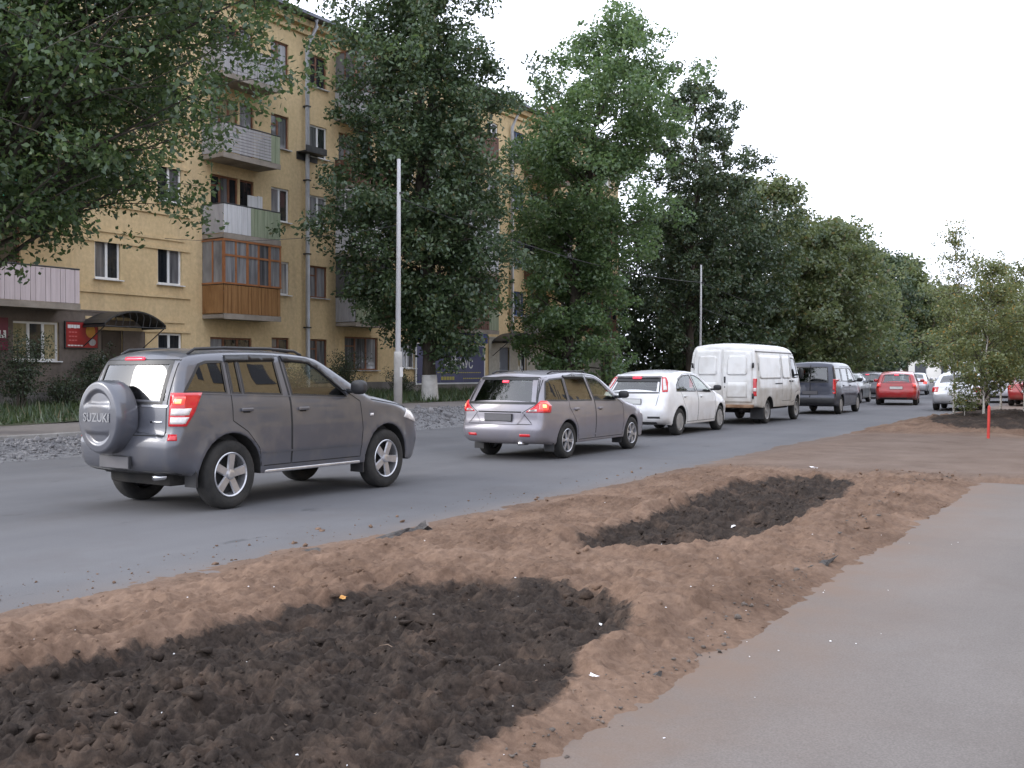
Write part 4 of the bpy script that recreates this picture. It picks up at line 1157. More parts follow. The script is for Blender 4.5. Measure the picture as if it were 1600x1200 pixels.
# ================================================================ vehicles
DUST = (0.20, 0.165, 0.13)
def paint(name, c, metal=0.0, rough=0.32, dz=(0.15, 0.75), dirt=DUST):
    return mat(name, c, tuple(min(1, x * 1.12) for x in c), rough=rough, metal=metal, scale=1.2, coat=0.7, dirt=dirt, dirt_z=dz)
M_tyre = mat('tyre_rubber', (0.012, 0.012, 0.012), (0.030, 0.028, 0.026), scale=5, rough=0.9, bump=0.3, bscale=40)
M_alloy = mat('alloy', (0.42, 0.42, 0.44), (0.54, 0.54, 0.56), scale=5, rough=0.32, metal=0.75)
M_steel = mat('dull_wheel_cover', (0.26, 0.25, 0.24), (0.36, 0.35, 0.34), scale=4, rough=0.5, metal=0.3)
M_rimd = mat('wheel_dark', (0.012, 0.012, 0.013), (0.03, 0.03, 0.03), scale=5, rough=0.8)
M_plastic = mat('black_plastic', (0.016, 0.016, 0.018), (0.028, 0.028, 0.03), scale=8, rough=0.55)
M_under = mat('underbody', (0.012, 0.012, 0.012), (0.03, 0.027, 0.024), scale=3, rough=0.95)
M_trim = mat('window_rubber', (0.012, 0.012, 0.013), (0.02, 0.02, 0.022), scale=8, rough=0.4)
M_seam = mat('panel_gap', (0.010, 0.010, 0.010), (0.014, 0.014, 0.014), scale=8, rough=0.9)
M_seat = mat('seat_cloth', (0.03, 0.03, 0.032), (0.05, 0.05, 0.052), scale=20, rough=0.9)
M_cabin = mat('cabin_lining', (0.035, 0.035, 0.036), (0.05, 0.05, 0.05), scale=5, rough=0.9)
M_plate = mat('number_plate_grey', (0.085, 0.083, 0.088), (0.105, 0.10, 0.108), scale=3, rough=0.5)
M_platew = mat('number_plate_white', (0.62, 0.62, 0.60), (0.70, 0.70, 0.68), scale=3, rough=0.5)
M_chrome = mat('chrome', (0.6, 0.6, 0.62), (0.68, 0.68, 0.7), scale=3, rough=0.15, metal=1.0)
def lens(name, c, estr, e=None):
    return mat(name, c, tuple(x * 1.2 for x in c), scale=18, rough=0.12, coat=0.6, emit=e or c, estr=estr)
M_lens = lens('red_lens', (0.42, 0.012, 0.018), 0.12)
M_brake = lens('lit_brake_lens', (0.60, 0.03, 0.03), 0.9, (1.0, 0.10, 0.07))
M_brake2 = lens('lit_high_brake_lens', (0.65, 0.03, 0.06), 0.55, (1.0, 0.08, 0.14))
M_bulb = lens('lit_bulb', (0.8, 0.25, 0.08), 2.2, (1.0, 0.42, 0.16))
M_clear = mat('clear_lens', (0.55, 0.52, 0.50), (0.7, 0.66, 0.64), scale=22, rough=0.12, coat=0.5)
M_amber = lens('amber_lens', (0.55, 0.16, 0.03), 0.3)
G_clear = glass_mat('car_glass', (0.72, 0.78, 0.74))
G_tint = glass_mat('tinted_car_glass', (0.16, 0.18, 0.18), 1.6)
G_dark = glass_mat('privacy_car_glass', (0.05, 0.06, 0.065), 1.65)
G_rear = glass_mat('rear_car_glass', (0.25, 0.28, 0.28), 1.6)

def smooth_table(pts, blur, lo, hi, n=400):
    x = np.linspace(lo, hi, n); y = np.interp(x, [p[0] for p in pts], [p[1] for p in pts])
    k = max(1, int(blur / (hi - lo) * n)); ker = np.hanning(k + 2)[1:-1]; ker /= ker.sum()
    yp = np.pad(y, k, mode='edge'); y = np.convolve(yp, ker, 'same')[k:-k]
    return lambda q: np.interp(q, x, y)

class Car:
    def __init__(s, spec, name, label, cat, loc, rz=0.0, group=None):
        s.sp = spec
        s.root = tag(empty(name, loc, rz), label, cat, group)
        s.make_body()
    # ---- shape
    def halfw(s, P):
        P = np.asarray(P, float)
        w = s.sp['hw'] * s.sec(P[:, 1]) * s.plan(P[:, 0])
        for a in s.sp['ax']:
            d = np.hypot(P[:, 0] - a, P[:, 1] - s.sp['rw'])
            w += s.sp.get('flare', 0.015) * np.exp(-((d - s.sp['arch']) / 0.075) ** 2) * (P[:, 1] > s.sp['zb'] - 0.05)
        for (z, dz, amt) in s.sp.get('ribs', []):
            w += amt * np.exp(-((P[:, 1] - z) / dz) ** 2)
        return w
    def X(s, P):
        P = np.asarray(P, float)
        d, i = pdist(P, s.out)
        r = np.maximum(0.5 * (s.r[i] + np.roll(s.r, -1)[i]), 1e-3)
        t = np.clip(1 - d / r, 0, 1)
        return s.halfw(P) - r * (1 - np.sqrt(np.maximum(0, 1 - t * t)))
    def make_body(s):
        sp = s.sp
        ys = [p[0] for p in sp['top']]; lo, hi = min(ys) - 0.1, max(ys) + 0.1
        s.sec = smooth_table(sp['sec'], sp.get('sblur', 0.12), 0.0, 2.6); s.plan = smooth_table(sp['plan'], 0.35, lo, hi)
        top = chaikin(sp['top'], 2)
        top = resample(top, 0.05)
        # exact cuts for the screens
        cuts = []
        yr = sp['yroof']
        for z in sp.get('rear_cut', []): cuts.append((z, 'r'))
        for z in sp.get('front_cut', []): cuts.append((z, 'f'))
        for z, side in cuts:
            for i in range(len(top) - 1):
                a, b = top[i], top[i + 1]
                if (side == 'r') == (0.5 * (a[0] + b[0]) < yr) and (a[1] - z) * (b[1] - z) < 0:
                    q = a + (b - a) * (z - a[1]) / (b[1] - a[1]); top = np.insert(top, i + 1, q, 0); break
        zb = sp['zb']; rw = sp['rw']; A = sp['arch']
        dy = math.sqrt(max(A * A - (rw - zb) ** 2, 0.01)) if rw > zb else A
        bot = [tuple(top[-1])]
        th = math.atan2(zb - rw, dy)
        for a in sp['ax']:
            n = 14
            for k in range(n + 1):
                w = math.pi - th + (2 * th - math.pi) * k / n
                bot.append((a + A * math.cos(w), rw + A * math.sin(w)))
        bot.append(tuple(top[0]))
        bot = densify(np.array(bot), 0.07, False)[1:-1]
        s.nt = len(top)
        s.out = np.vstack([top, bot])
        n = len(s.out)
        rt = sp.get('rtop', 0.09)
        r = np.full(n, 0.014); r[:s.nt] = rt
        for (y0, y1, z0, z1, v) in sp.get('rzones', []):
            m = (s.out[:, 0] >= y0) & (s.out[:, 0] <= y1) & (s.out[:, 1] >= z0) & (s.out[:, 1] <= z1); m[s.nt:] = False; r[m] = v
        for _ in range(3): r = 0.25 * np.roll(r, 1) + 0.5 * r + 0.25 * np.roll(r, -1)
        r[s.nt + 1:-1] = np.minimum(r[s.nt + 1:-1], 0.02)
        s.r = r
        t = np.roll(s.out, -1, 0) - np.roll(s.out, 1, 0); t /= np.linalg.norm(t, axis=1)[:, None]
        s.nin = np.stack([-t[:, 1], t[:, 0]], 1)
        # ---- side skin by constrained triangulation
        pts = [tuple(p) for p in s.out]; edges = [(i, (i + 1) % n) for i in range(n)]
        for th_ in (0.35, 0.7, 1.05, 1.4):
            d = r * (1 - math.cos(th_)); q = s.out + s.nin * d[:, None]
            dd, _ = pdist(q, s.out); ok = (dd > 0.85 * d) & inpoly(q, s.out)
            if th_ < 1: ok[s.nt:] = False
            pts += [tuple(p) for p in q[ok][::1]]
        polys = [densify(p, 0.05) for p in sp.get('doors', [])] + [densify(p[0], 0.05) for p in sp.get('wins', [])]
        g = sp.get('grid', 0.07)
        gy, gz = np.meshgrid(np.arange(lo, hi, g), np.arange(0.1, 2.6, g)); gy = gy + (g / 2) * (np.arange(gy.shape[0]) % 2)[:, None]
        q = np.stack([gy.ravel(), gz.ravel()], 1); q = q[inpoly(q, s.out)]
        dd, ii = pdist(q, s.out); q = q[dd > np.maximum(r[ii] * 0.9, 0.02)]
        for p in polys:
            dd, _ = pdist(q, p); q = q[dd > 0.022]
        pts += [tuple(p) for p in q]
        for p in polys:
            b = len(pts); k = len(p); pts += [tuple(v) for v in p]; edges += [(b + i, b + (i + 1) % k) for i in range(k)]
        V2, _, F, *_r = delaunay_2d_cdt([Vector(p) for p in pts], edges, [], 0, 1e-4)
        V2 = np.array([v[:] for v in V2]); F = np.array([f for f in F if len(f) == 3])
        cen = V2[F].mean(1)
        ok = inpoly(cen, s.out); F = F[ok]; cen = cen[ok]
        x = s.X(V2)
        lab = np.zeros(len(F), int)
        nd = len(sp.get('doors', []))
        for i, p in enumerate(sp.get('doors', [])): lab[inpoly(cen, p)] = 1 + i
        for i, p in enumerate(sp.get('wins', [])): lab[inpoly(cen, p[0])] = 100 + i
        R3 = np.stack([x, V2[:, 0], V2[:, 1]], 1); L3 = R3 * np.array([-1, 1, 1])
        # ---- band across the car
        us = sorted(set(list(np.round(np.linspace(-1, 1, 13), 4)) + [u for u in sp.get('us', [])] + [-u for u in sp.get('us', [])]))
        us = np.array(us)
        xr = np.maximum(s.halfw(s.out) - r, 0.05)
        be, br = sp.get('bow', (0.06, 0.04))
        nout = -s.nin
        bow = np.where(nout[:, 1] > 0, nout[:, 1], 0) * br + np.abs(nout[:, 0]) * be
        bow[s.nt:] = 0; bow[0] = bow[s.nt - 1] = 0
        bow = 0.25 * np.roll(bow, 1) + 0.5 * bow + 0.25 * np.roll(bow, -1)
        bow[s.nt:] = 0
        BV = np.zeros((n, len(us), 3))
        for j, u in enumerate(us):
            pj = s.out + nout * (bow * (1 - u * u))[:, None]
            BV[:, j, 0] = u * xr; BV[:, j, 1:] = pj
        m = len(us)
        BF = []; BL = []
        rc = sp.get('rear_cut', []); fc = sp.get('front_cut', [])
        for i in range(n):
            k = (i + 1) % n
            pm = 0.5 * (s.out[i] + s.out[k])
            for j in range(m - 1):
                um = abs(0.5 * (us[j] + us[j + 1]))
                l = 0
                if i >= s.nt - 1: l = 50
                elif pm[0] < yr and len(rc) >= 2 and rc[0] < pm[1] < rc[1] and um < sp['rear_u']: l = 60
                elif pm[0] < yr and len(rc) > 2 and rc[2] < pm[1] < rc[3] and um < sp['gate_u']: l = 61
                elif pm[0] > yr and len(fc) >= 2 and fc[0] < pm[1] < fc[1] and um < sp['front_u']: l = 62
                BF.append((i * m + j, k * m + j, k * m + j + 1, i * m + j + 1)); BL.append(l)
        BF = np.array(BF); BL = np.array(BL); BV = BV.reshape(-1, 3)
        # ---- full mesh for ray casting
        nv = len(R3)
        allv = np.vstack([R3, L3, BV])
        allf = [tuple(f) for f in F] + [tuple(f[::-1] + nv) for f in F] + [tuple(f + 2 * nv) for f in BF]
        s.bvh = BVHTree.FromPolygons([tuple(v) for v in allv], allf)
        def part(name, faces, mt, parent, off=0.0):
            if not len(faces): return None
            bm = bmesh.new(); mp = {}
            for f in faces:
                vs = []
                for vi in f:
                    key = tuple(np.round(allv[vi], 4))
                    if key not in mp: mp[key] = bm.verts.new(allv[vi])
                    vs.append(mp[key])
                try: fa = bm.faces.new(vs)
                except ValueError: continue
                fa.smooth = True
            if off:
                bm.normal_update()
                for v in bm.verts: v.co -= v.normal * off
            me = bpy.data.meshes.new(name); bm.to_mesh(me); bm.free()
            return link(name, me, mt, parent)
        s.part = part
        bf = [tuple(f) for f in F[lab == 0]] + [tuple(f[::-1] + nv) for f in F[lab == 0]] + [tuple(f + 2 * nv) for f in BF[BL == 0]]
        s.body = part('body', bf, sp['paint'], s.root)
        part('underbody', [tuple(f + 2 * nv) for f in BF[BL == 50]], M_under, s.root)
        s.doors = []
        for i in range(nd):
            for sd in (0, 1):
                ff = F[lab == 1 + i]
                ff = [tuple(f) for f in ff] if sd == 0 else [tuple(f[::-1] + nv) for f in ff]
                s.doors.append(part('door', ff, sp['paint'], s.root))
        for i, w in enumerate(sp.get('wins', [])):
            for sd in (0, 1):
                ff = F[lab == 100 + i]
                ff = [tuple(f) for f in ff] if sd == 0 else [tuple(f[::-1] + nv) for f in ff]
                par = s.doors[w[1] * 2 + sd] if w[1] is not None else s.root
                part('side_window', ff, w[2], par, 0.006)
        s.gate = part('tailgate', [tuple(f + 2 * nv) for f in BF[BL == 61]], sp['paint'], s.root) or s.root
        part('rear_window', [tuple(f + 2 * nv) for f in BF[BL == 60]], sp.get('rear_glass', G_rear), s.gate, 0.005)
        part('windscreen', [tuple(f + 2 * nv) for f in BF[BL == 62]], G_clear, s.root, 0.005)
        # ---- seams and window rubbers
        for i, p in enumerate(sp.get('doors', [])):
            for sd in (0, 1):
                s.strip(p, 0.011, 'RL'[sd], M_seam, 'door_gap', s.doors[i * 2 + sd], off=0.0015)
        for i, w in enumerate(sp.get('wins', [])):
            for sd in (0, 1):
                par = s.doors[w[1] * 2 + sd] if w[1] is not None else s.root
                s.strip(w[0], sp.get('rubber', 0.03), 'RL'[sd], M_trim, 'window_frame', par, off=0.003)
        # ---- cabin
        yc0, yc1 = sp['cabin']; zbelt = sp['belt']; hw = sp['hw']
        cb = MB(); cb.box(-(hw - 0.24), hw - 0.24, yc0, sp['ax'][1] + 0.3, max(zb + 0.06, 0.3), min(zbelt - 0.22, 0.85)); cb.box(-(hw - 0.13), hw - 0.13, sp['ax'][0] + A, sp['ax'][1] - A, zb + 0.03, zbelt - 0.16)
        cb.box(-(hw - 0.16), hw - 0.16, yc1 - 0.35, yc1, 0.5, zbelt - 0.04)
        cb.build('cabin_floor', M_cabin, s.root)
        if sp.get('seats', True):
            for yy, wdt in sp['seats_y']:
                for sx in ((-0.37, 0.37) if wdt == 2 else (-0.45, 0.0, 0.45)):
                    ww = 0.23 if wdt == 2 else 0.2
                    st = MB(); st.rbox(sx - ww, sx + ww, yy - 0.07, yy + 0.07, zbelt - 0.5, zbelt + 0.10, 0.05); st.rbox(sx - 0.13, sx + 0.13, yy - 0.08, yy + 0.02, zbelt + 0.13, zbelt + 0.30, 0.04)
                    st.build('seat', M_seat, s.root, True)
    # ---- projection onto the body
    def ray(s, view, a, b):
        if view == 'R': o, d = (3, a, b), (-1, 0, 0)
        elif view == 'L': o, d = (-3, a, b), (1, 0, 0)
        elif view == 'B': o, d = (a, -6, b), (0, 1, 0)
        elif view == 'F': o, d = (a, 6, b), (0, -1, 0)
        elif view == 'T': o, d = (a, b, 5), (0, 0, -1)
        elif view == 'CR': q = math.sqrt(0.5); o, d = (a * q + 4 * q, a * q - 4 * q, b), (-q, q, 0)      # rear right corner; a = (x+y)/sqrt2
        elif view == 'CL': q = math.sqrt(0.5); o, d = (-a * q - 4 * q, a * q - 4 * q, b), (q, q, 0)
        h = s.bvh.ray_cast(Vector(o), Vector(d))
        if h[0] is None: return None
        n = h[1]
        if n.dot(Vector(d)) > 0: n = -n
        return h[0], n
    def strip(s, poly, w, view, mt, name, parent, closed=True, off=0.003):
        p = densify(poly, 0.05, closed); n = len(p)
        t = (np.roll(p, -1, 0) - np.roll(p, 1, 0))
        if not closed: t[0] = p[1] - p[0]; t[-1] = p[-1] - p[-2]
        t /= np.linalg.norm(t, axis=1)[:, None] + 1e-9
        nn = np.stack([-t[:, 1], t[:, 0]], 1)
        v = []; okk = []
        for i in range(n):
            for sg in (-0.5, 0.5):
                q = p[i] + nn[i] * w * sg
                h = s.ray(view, q[0], q[1])
                if h is None: h = s.ray(view, p[i][0], p[i][1])
                okk.append(h is not None)
                v.append(h[0] + h[1] * off if h else Vector((0, 0, 0)))
        f = []
        for i in range(n if closed else n - 1):
            k = (i + 1) % n
            q = (2 * i, 2 * i + 1, 2 * k + 1, 2 * k)
            if all(okk[j] for j in q) and (v[2 * i] - v[2 * k]).length < 0.3: f.append(q)
        if f: return mk(name, [tuple(x) for x in v], f, mt, parent, True)
    def patch(s, poly, view, mt, name, parent=None, off=0.006, res=0.04, skirt=True):
        p = densify(poly, res); n = len(p)
        lo, hi = p.min(0), p.max(0)
        gy, gz = np.meshgrid(np.arange(lo[0] + res / 2, hi[0], res), np.arange(lo[1] + res / 2, hi[1], res))
        q = np.stack([gy.ravel(), gz.ravel()], 1)
        if len(q):
            q = q[inpoly(q, p)]
        if len(q):
            dd, _ = pdist(q, p); q = q[dd > res * 0.3]
        pts = np.vstack([p, q]) if len(q) else p
        V2, _, F, *_r = delaunay_2d_cdt([Vector(a) for a in pts], [(i, (i + 1) % n) for i in range(n)], [], 0, 1e-5)
        V2 = np.array([a[:] for a in V2]); F = [f for f in F if inpoly(V2[list(f)].mean(0)[None], p)[0]]
        v = []; base = []; ok = []
        for a in V2:
            h = s.ray(view, a[0], a[1])
            ok.append(h is not None)
            v.append(h[0] + h[1] * off if h else Vector()); base.append(h[0] - h[1] * 0.004 if h else Vector())
        F = [f for f in F if all(ok[i] for i in f)]
        k = len(v); allv = v + base; F2 = list(F)
        if skirt:
            ed = {}
            for f in F:
                for i in range(len(f)):
                    e = (f[i], f[(i + 1) % len(f)]); ed[e] = 1
            for (a, b) in ed:
                if (b, a) not in ed: F2.append((b, a, a + k, b + k))
        else: allv = v
        if not F2: return None
        o = mk(name, [tuple(x) for x in allv], [tuple(f) for f in F2], mt, parent or s.root, True)
        sm_ = np.ones(len(F2), bool); sm_[len(F):] = False; o.data.polygons.foreach_set('use_smooth', sm_)
        bmx = bmesh.new(); bmx.from_mesh(o.data); bmesh.ops.recalc_face_normals(bmx, faces=bmx.faces); bmx.to_mesh(o.data); bmx.free()
        return o
    def corner(s, polyxy, mt, name, sides='RL', **k):
        """polygon given as (x+y)/sqrt2 via (x,y,z) triples on the rear right corner"""
        P = [((x + y) * math.sqrt(0.5), z) for x, y, z in polyxy]
        r_ = None
        for sd in sides: r_ = s.patch(P, 'C' + sd, mt, name, **k)
        return r_
    def wheels(s, kind='five', mt=None, dual=False):
        sp = s.sp; rw, tw = sp['rw'], sp['tw']
        rim_r = rw * sp.get('rim', 0.64)
        ty = MB(); h = tw / 2
        ty.lathe([(rim_r, -h * 0.8), (rim_r + 0.01, -h * 0.92), (rw * 0.88, -h), (rw * 0.97, -h * 0.82), (rw, -h * 0.6), (rw, 0), (rw, h * 0.6), (rw * 0.97, h * 0.82), (rw * 0.88, h), (rim_r + 0.012, h * 0.92), (rim_r, h * 0.8)], 36)
        rm = MB()
        rm.lathe([(rim_r + 0.004, h * 0.9), (rim_r - 0.004, h * 0.96), (rim_r * 0.93, h * 0.88), (rim_r * 0.90, h * 0.3), (rim_r * 0.9, -h * 0.8)], 36, m=0)
        rm.lathe([(rim_r * 0.92, -h * 0.1), (0.0, -h * 0.1)], 24, m=1)
        def spoke(w0, w1, ang, x0, x1):
            r0, r1 = rim_r * 0.14, rim_r * 0.94
            c, sn = math.cos(ang), math.sin(ang)
            v = []
            for (rr, ww, xx) in ((r0, w0, x0), (r1, w1, x1)):
                for (sg, dx) in ((-1, 0), (1, 0), (0.8, 0.02), (-0.8, 0.02)):
                    a, b = rr, sg * ww / 2
                    v.append((xx + dx - 0.02, a * c - b * sn, a * sn + b * c))
            rm.add(v, [(0, 1, 5, 4), (1, 2, 6, 5), (2, 3, 7, 6), (3, 0, 4, 7), (0, 3, 2, 1), (4, 5, 6, 7)], 0)
        if kind == 'five':
            for i in range(5): spoke(0.085, 0.10, i * 2 * math.pi / 5 + 0.3, h * 0.80, h * 0.86)
        elif kind == 'six':
            for i in range(6):
                for d in (-0.10, 0.10): spoke(0.03, 0.032, i * math.pi / 3 + d, h * 0.80, h * 0.86)
        elif kind == 'cover':
            rm.lathe([(rim_r * 0.94, h * 0.80), (rim_r * 0.8, h * 0.90), (rim_r * 0.3, h * 0.95), (0.0, h * 0.97)], 30, m=0)
            for i in range(9): spoke(0.03, 0.045, i * 2 * math.pi / 9, h * 1.0, h * 0.94)
        elif kind == 'steel':
            rm.lathe([(rim_r * 0.94, h * 0.3), (rim_r * 0.75, h * 0.55), (rim_r * 0.45, h * 0.35), (rim_r * 0.3, h * 0.5), (0.0, h * 0.55)], 30, m=0)
        rm.lathe([(rim_r * 0.24, h * 0.70), (rim_r * 0.22, h * 0.95), (rim_r * 0.13, h * 1.0), (0.0, h * 1.0)], 20, m=0)
        mt = mt or M_alloy
        first = None
        for a in sp['ax']:
            for sd in (1, -1):
                offs = [0.0] if not (dual and a == sp['ax'][0]) else [0.0, -tw * 1.15]
                for of in offs:
                    if first is None:
                        wv = ty.build('wheel', M_tyre, s.root, True); rv_ = rm.build('rim', [mt, M_rimd], wv, False); first = (wv, rv_)
                    else:
                        wv = first[0].copy(); COL.objects.link(wv); wv.parent = s.root
                        rv_ = first[1].copy(); COL.objects.link(rv_); rv_.parent = wv
                    wv.location = (sd * (sp['track'] + of), a, rw)
                    wv.rotation_euler = (0.37 * (a + sd), 0, 0 if sd > 0 else math.pi)
        MB().tube([(-sp['track'], sp['ax'][0], rw), (sp['track'], sp['ax'][0], rw)], 0.05, 8).build('axle', M_under, s.root)
    def mirrors(s, y, z, mt=None, size=(0.10, 0.07, 0.075)):
        for sd in (1, -1):
            x = float(s.X([(y, z)])[0])
            bm = bmesh.new(); bmesh.ops.create_uvsphere(bm, u_segments=14, v_segments=9, radius=1)
            for v in bm.verts:
                c = v.co; q = [math.copysign(abs(t_) ** 0.7, t_) for t_ in c]
                v.co = Vector((sd * (x + 0.07 + size[0] + q[0] * size[0]), y + q[1] * size[1] + 0.03 * q[0] * 0, z + 0.05 + q[2] * size[2]))
            m = MB().bm(bm); m.box(sd * (x - 0.02), sd * (x + 0.12), y - 0.03, y + 0.03, z - 0.02, z + 0.03)
            m.build('mirror', mt or M_plastic, s.root, True)
    def handle(s, i, y, z, mt=None, w=0.17):
        for sd in (0, 1):
            x = float(s.X([(y, z)])[0]); sg = 1 if sd == 0 else -1
            m = MB().rbox(sg * (x - 0.005) if sg > 0 else sg * (x + 0.028), sg * (x + 0.028) if sg > 0 else sg * (x - 0.005), y - w / 2, y + w / 2, z - 0.017, z + 0.017, 0.008)
            m.build('handle', mt or s.sp['paint'], s.doors[2 * i + sd], True)
            s.patch([(y - w * 0.3, z - 0.033), (y + w * 0.3, z - 0.033), (y + w * 0.3, z - 0.005), (y - w * 0.3, z - 0.005)], 'RL'[sd], M_seam, 'handle_recess', s.doors[2 * i + sd], off=0.001, skirt=False)
    def bplate(s, x0, x1, z0, z1, mt=None, off=0.02):
        y = min((s.ray('B', x, z)[0].y for x in (x0, (x0 + x1) / 2, x1) for z in (z0, (z0 + z1) / 2, z1) if s.ray('B', x, z)), default=-2)
        MB().box(x0, x1, y - off, y - off + 0.012, z0, z1).box(x0 - 0.008, x1 + 0.008, y - off + 0.012, y + 0.01, z0 - 0.008, z1 + 0.008, 1).build('number_plate', [mt or M_plate, M_plastic], s.root)
        return y
    def lying(s, name, x0, x1, z0, z1, mt, off=0.008, parent=None, r=0.0):
        P = [(x0 + r, z0), (x1 - r, z0), (x1, z0 + r), (x1, z1 - r), (x1 - r, z1), (x0 + r, z1), (x0, z1 - r), (x0, z0 + r)] if r else [(x0, z0), (x1, z0), (x1, z1), (x0, z1)]
        return s.patch(P, 'B', mt, name, parent, off)
# ---------------------------------------------------------------- grey four-by-four with spare wheel
P_suv = paint('grey_metallic_paint', (0.084, 0.087, 0.103), 0.3, 0.36, (0.0, 0.45))
SUV = dict(paint=P_suv, hw=0.905, zb=0.34, rw=0.36, tw=0.235, arch=0.435, ax=(-1.32, 1.32), track=0.775, flare=0.022, rtop=0.075, yroof=-0.6, belt=1.16, cabin=(-1.85, 0.95),
    top=[(2.02, 0.30), (2.14, 0.42), (2.16, 0.62), (2.13, 0.80), (2.05, 0.93), (1.75, 1.03), (1.15, 1.13), (1.00, 1.155), (0.62, 1.36), (0.26, 1.555), (0.10, 1.605), (-0.4, 1.645), (-1.1, 1.645), (-1.6, 1.62), (-1.80, 1.585), (-1.87, 1.53),
         (-1.97, 1.26), (-2.02, 1.10), (-2.035, 0.95), (-2.04, 0.80), (-2.10, 0.765), (-2.125, 0.70), (-2.12, 0.55), (-2.08, 0.44), (-1.95, 0.39), (-1.80, 0.38)],
    sec=[(0.0, 0.94), (0.36, 0.965), (0.62, 0.995), (0.85, 1.0), (1.05, 0.985), (1.16, 0.955), (1.30, 0.905), (1.64, 0.775), (2.6, 0.6)],
    plan=[(-2.2, 0.92), (-2.0, 0.955), (-1.6, 0.99), (-1.0, 1.0), (1.0, 1.0), (1.5, 0.985), (1.9, 0.93), (2.2, 0.82)],
    rzones=[(-2.3, -1.83, 0.7, 1.56, 0.085), (-2.3, -1.8, 0.3, 0.7, 0.11), (1.7, 2.3, 0.2, 1.05, 0.14), (1.0, 1.75, 0.95, 1.2, 0.09)],
    ribs=[(0.56, 0.025, 0.006)],
    rear_cut=[1.13, 1.52, 0.785, 1.575], rear_u=0.87, gate_u=0.9333, us=[0.87, 0.9333], front_cut=[1.18, 1.56], front_u=0.92, bow=(0.075, 0.045), grid=0.06,
    doors=[[(-1.285, 1.60), (-1.30, 0.92), (-1.10, 0.80), (-0.93, 0.62), (-0.885, 0.42), (-0.41, 0.42), (-0.42, 1.10), (-0.47, 1.605), (-0.85, 1.612)],
           [(-0.395, 0.42), (0.80, 0.42), (0.84, 0.75), (0.80, 1.08), (0.60, 1.185), (0.14, 1.505), (-0.05, 1.575), (-0.455, 1.605), (-0.405, 1.10)]],
    wins=[([(-1.90, 1.225), (-1.35, 1.205), (-1.34, 1.535), (-1.56, 1.53), (-1.66, 1.50)], None, G_dark),
          ([(-1.265, 1.205), (-1.14, 1.20), (-1.14, 1.545), (-1.26, 1.54)], 0, G_dark), ([(-1.10, 1.20), (-0.53, 1.18), (-0.555, 1.555), (-1.10, 1.547)], 0, G_dark),
          ([(-0.37, 1.175), (0.56, 1.135), (0.55, 1.165), (0.10, 1.475), (-0.03, 1.535), (-0.405, 1.553)], 1, G_clear)],
    rear_glass=G_rear, seats_y=[(-0.35, 2), (-1.2, 3)], rubber=0.028)
c = Car(SUV, 'parked_car', 'grey four-by-four with spare wheel cover on its back door, nearest car', 'car', (-9.06, 8.91, 0.0), R(-2.0), 'cars queueing in the street')
c.root.name = 'four_by_four_car'
c.root.scale = (0.925, 0.945, 1.02)
c.wheels('five')
c.mirrors(0.62, 1.20, M_plastic, (0.115, 0.075, 0.085))
c.handle(0, -1.10, 1.03); c.handle(1, -0.22, 1.02)
for sd in 'RL':
    c.strip([(-0.86, 0.565), (0.78, 0.565)], 0.014, sd, P_suv, 'door_moulding', c.root, False, 0.010)
    # rain deflectors above the side glass
    c.patch([(-1.30, 1.535), (-0.55, 1.552), (-0.55, 1.602), (-1.28, 1.592)], sd, M_trim, 'wind_deflector', None, 0.022)
    c.patch([(-0.42, 1.546), (-0.03, 1.525), (0.12, 1.458), (0.47, 1.22), (0.55, 1.20), (0.15, 1.51), (-0.03, 1.575), (-0.44, 1.60)], sd, M_trim, 'wind_deflector', None, 0.020)
    c.strip([(-1.87, 1.215), (0.62, 1.122)], 0.012, sd, M_chrome if False else P_suv, 'belt_line', c.root, False, 0.006)
for sg in (1, -1):
    x = sg * 0.60
    MB().tube([(x, 0.02, 1.62), (x, -0.10, 1.665), (x, -0.5, 1.685), (x, -1.2, 1.683), (x, -1.6, 1.665), (x, -1.70, 1.615)], 0.017, 8).build('roof_rail', M_plastic, c.root, True)
    xs2 = sg * 0.885
    MB().rbox(min(xs2, xs2 - sg * 0.13), max(xs2, xs2 - sg * 0.13), -0.83, 0.80, 0.335, 0.372, 0.012).build('side_step', M_alloy, c.root, True)
    if sg > 0: MB().box(sg * 0.68, sg * 0.87, -1.80, -1.775, 0.26, 0.44).build('mud_flap', M_plastic, c.root)
    MB().box(sg * 0.65, sg * 0.875, 0.865, 0.885, 0.22, 0.44).build('mud_flap', M_plastic, c.root)
def lampcorner(c, pts, mt, name, sides='RL', **k): return c.corner(pts, mt, name, sides, **k)
# tail lamps wrap the rear corner
lampcorner(c, [(0.735, -2.02, 1.215), (0.725, -2.03, 0.885), (0.875, -1.93, 0.885), (0.90, -1.84, 1.03), (0.885, -1.74, 1.215)], M_lens, 'tail_light', off=0.014)
lampcorner(c, [(0.765, -2.00, 1.175), (0.76, -2.01, 1.095), (0.84, -1.94, 1.095), (0.845, -1.92, 1.175)], M_brake, 'brake_light', off=0.019)
lampcorner(c, [(0.78, -1.99, 1.15), (0.78, -1.99, 1.11), (0.815, -1.95, 1.11), (0.82, -1.95, 1.15)], M_bulb, 'bulb', off=0.022)
lampcorner(c, [(0.75, -2.005, 1.06), (0.745, -2.015, 0.995), (0.872, -1.90, 0.995), (0.878, -1.87, 1.06)], M_clear, 'reversing_light', off=0.018)
lampcorner(c, [(0.745, -2.015, 0.975), (0.74, -2.02, 0.91), (0.855, -1.93, 0.91), (0.868, -1.89, 0.975)], M_clear, 'indicator_light', off=0.018)
lampcorner(c, [(0.735, -2.05, 0.805), (0.735, -2.05, 0.745), (0.82, -2.0, 0.745), (0.82, -2.0, 0.805)], M_lens, 'reflector', off=0.008)
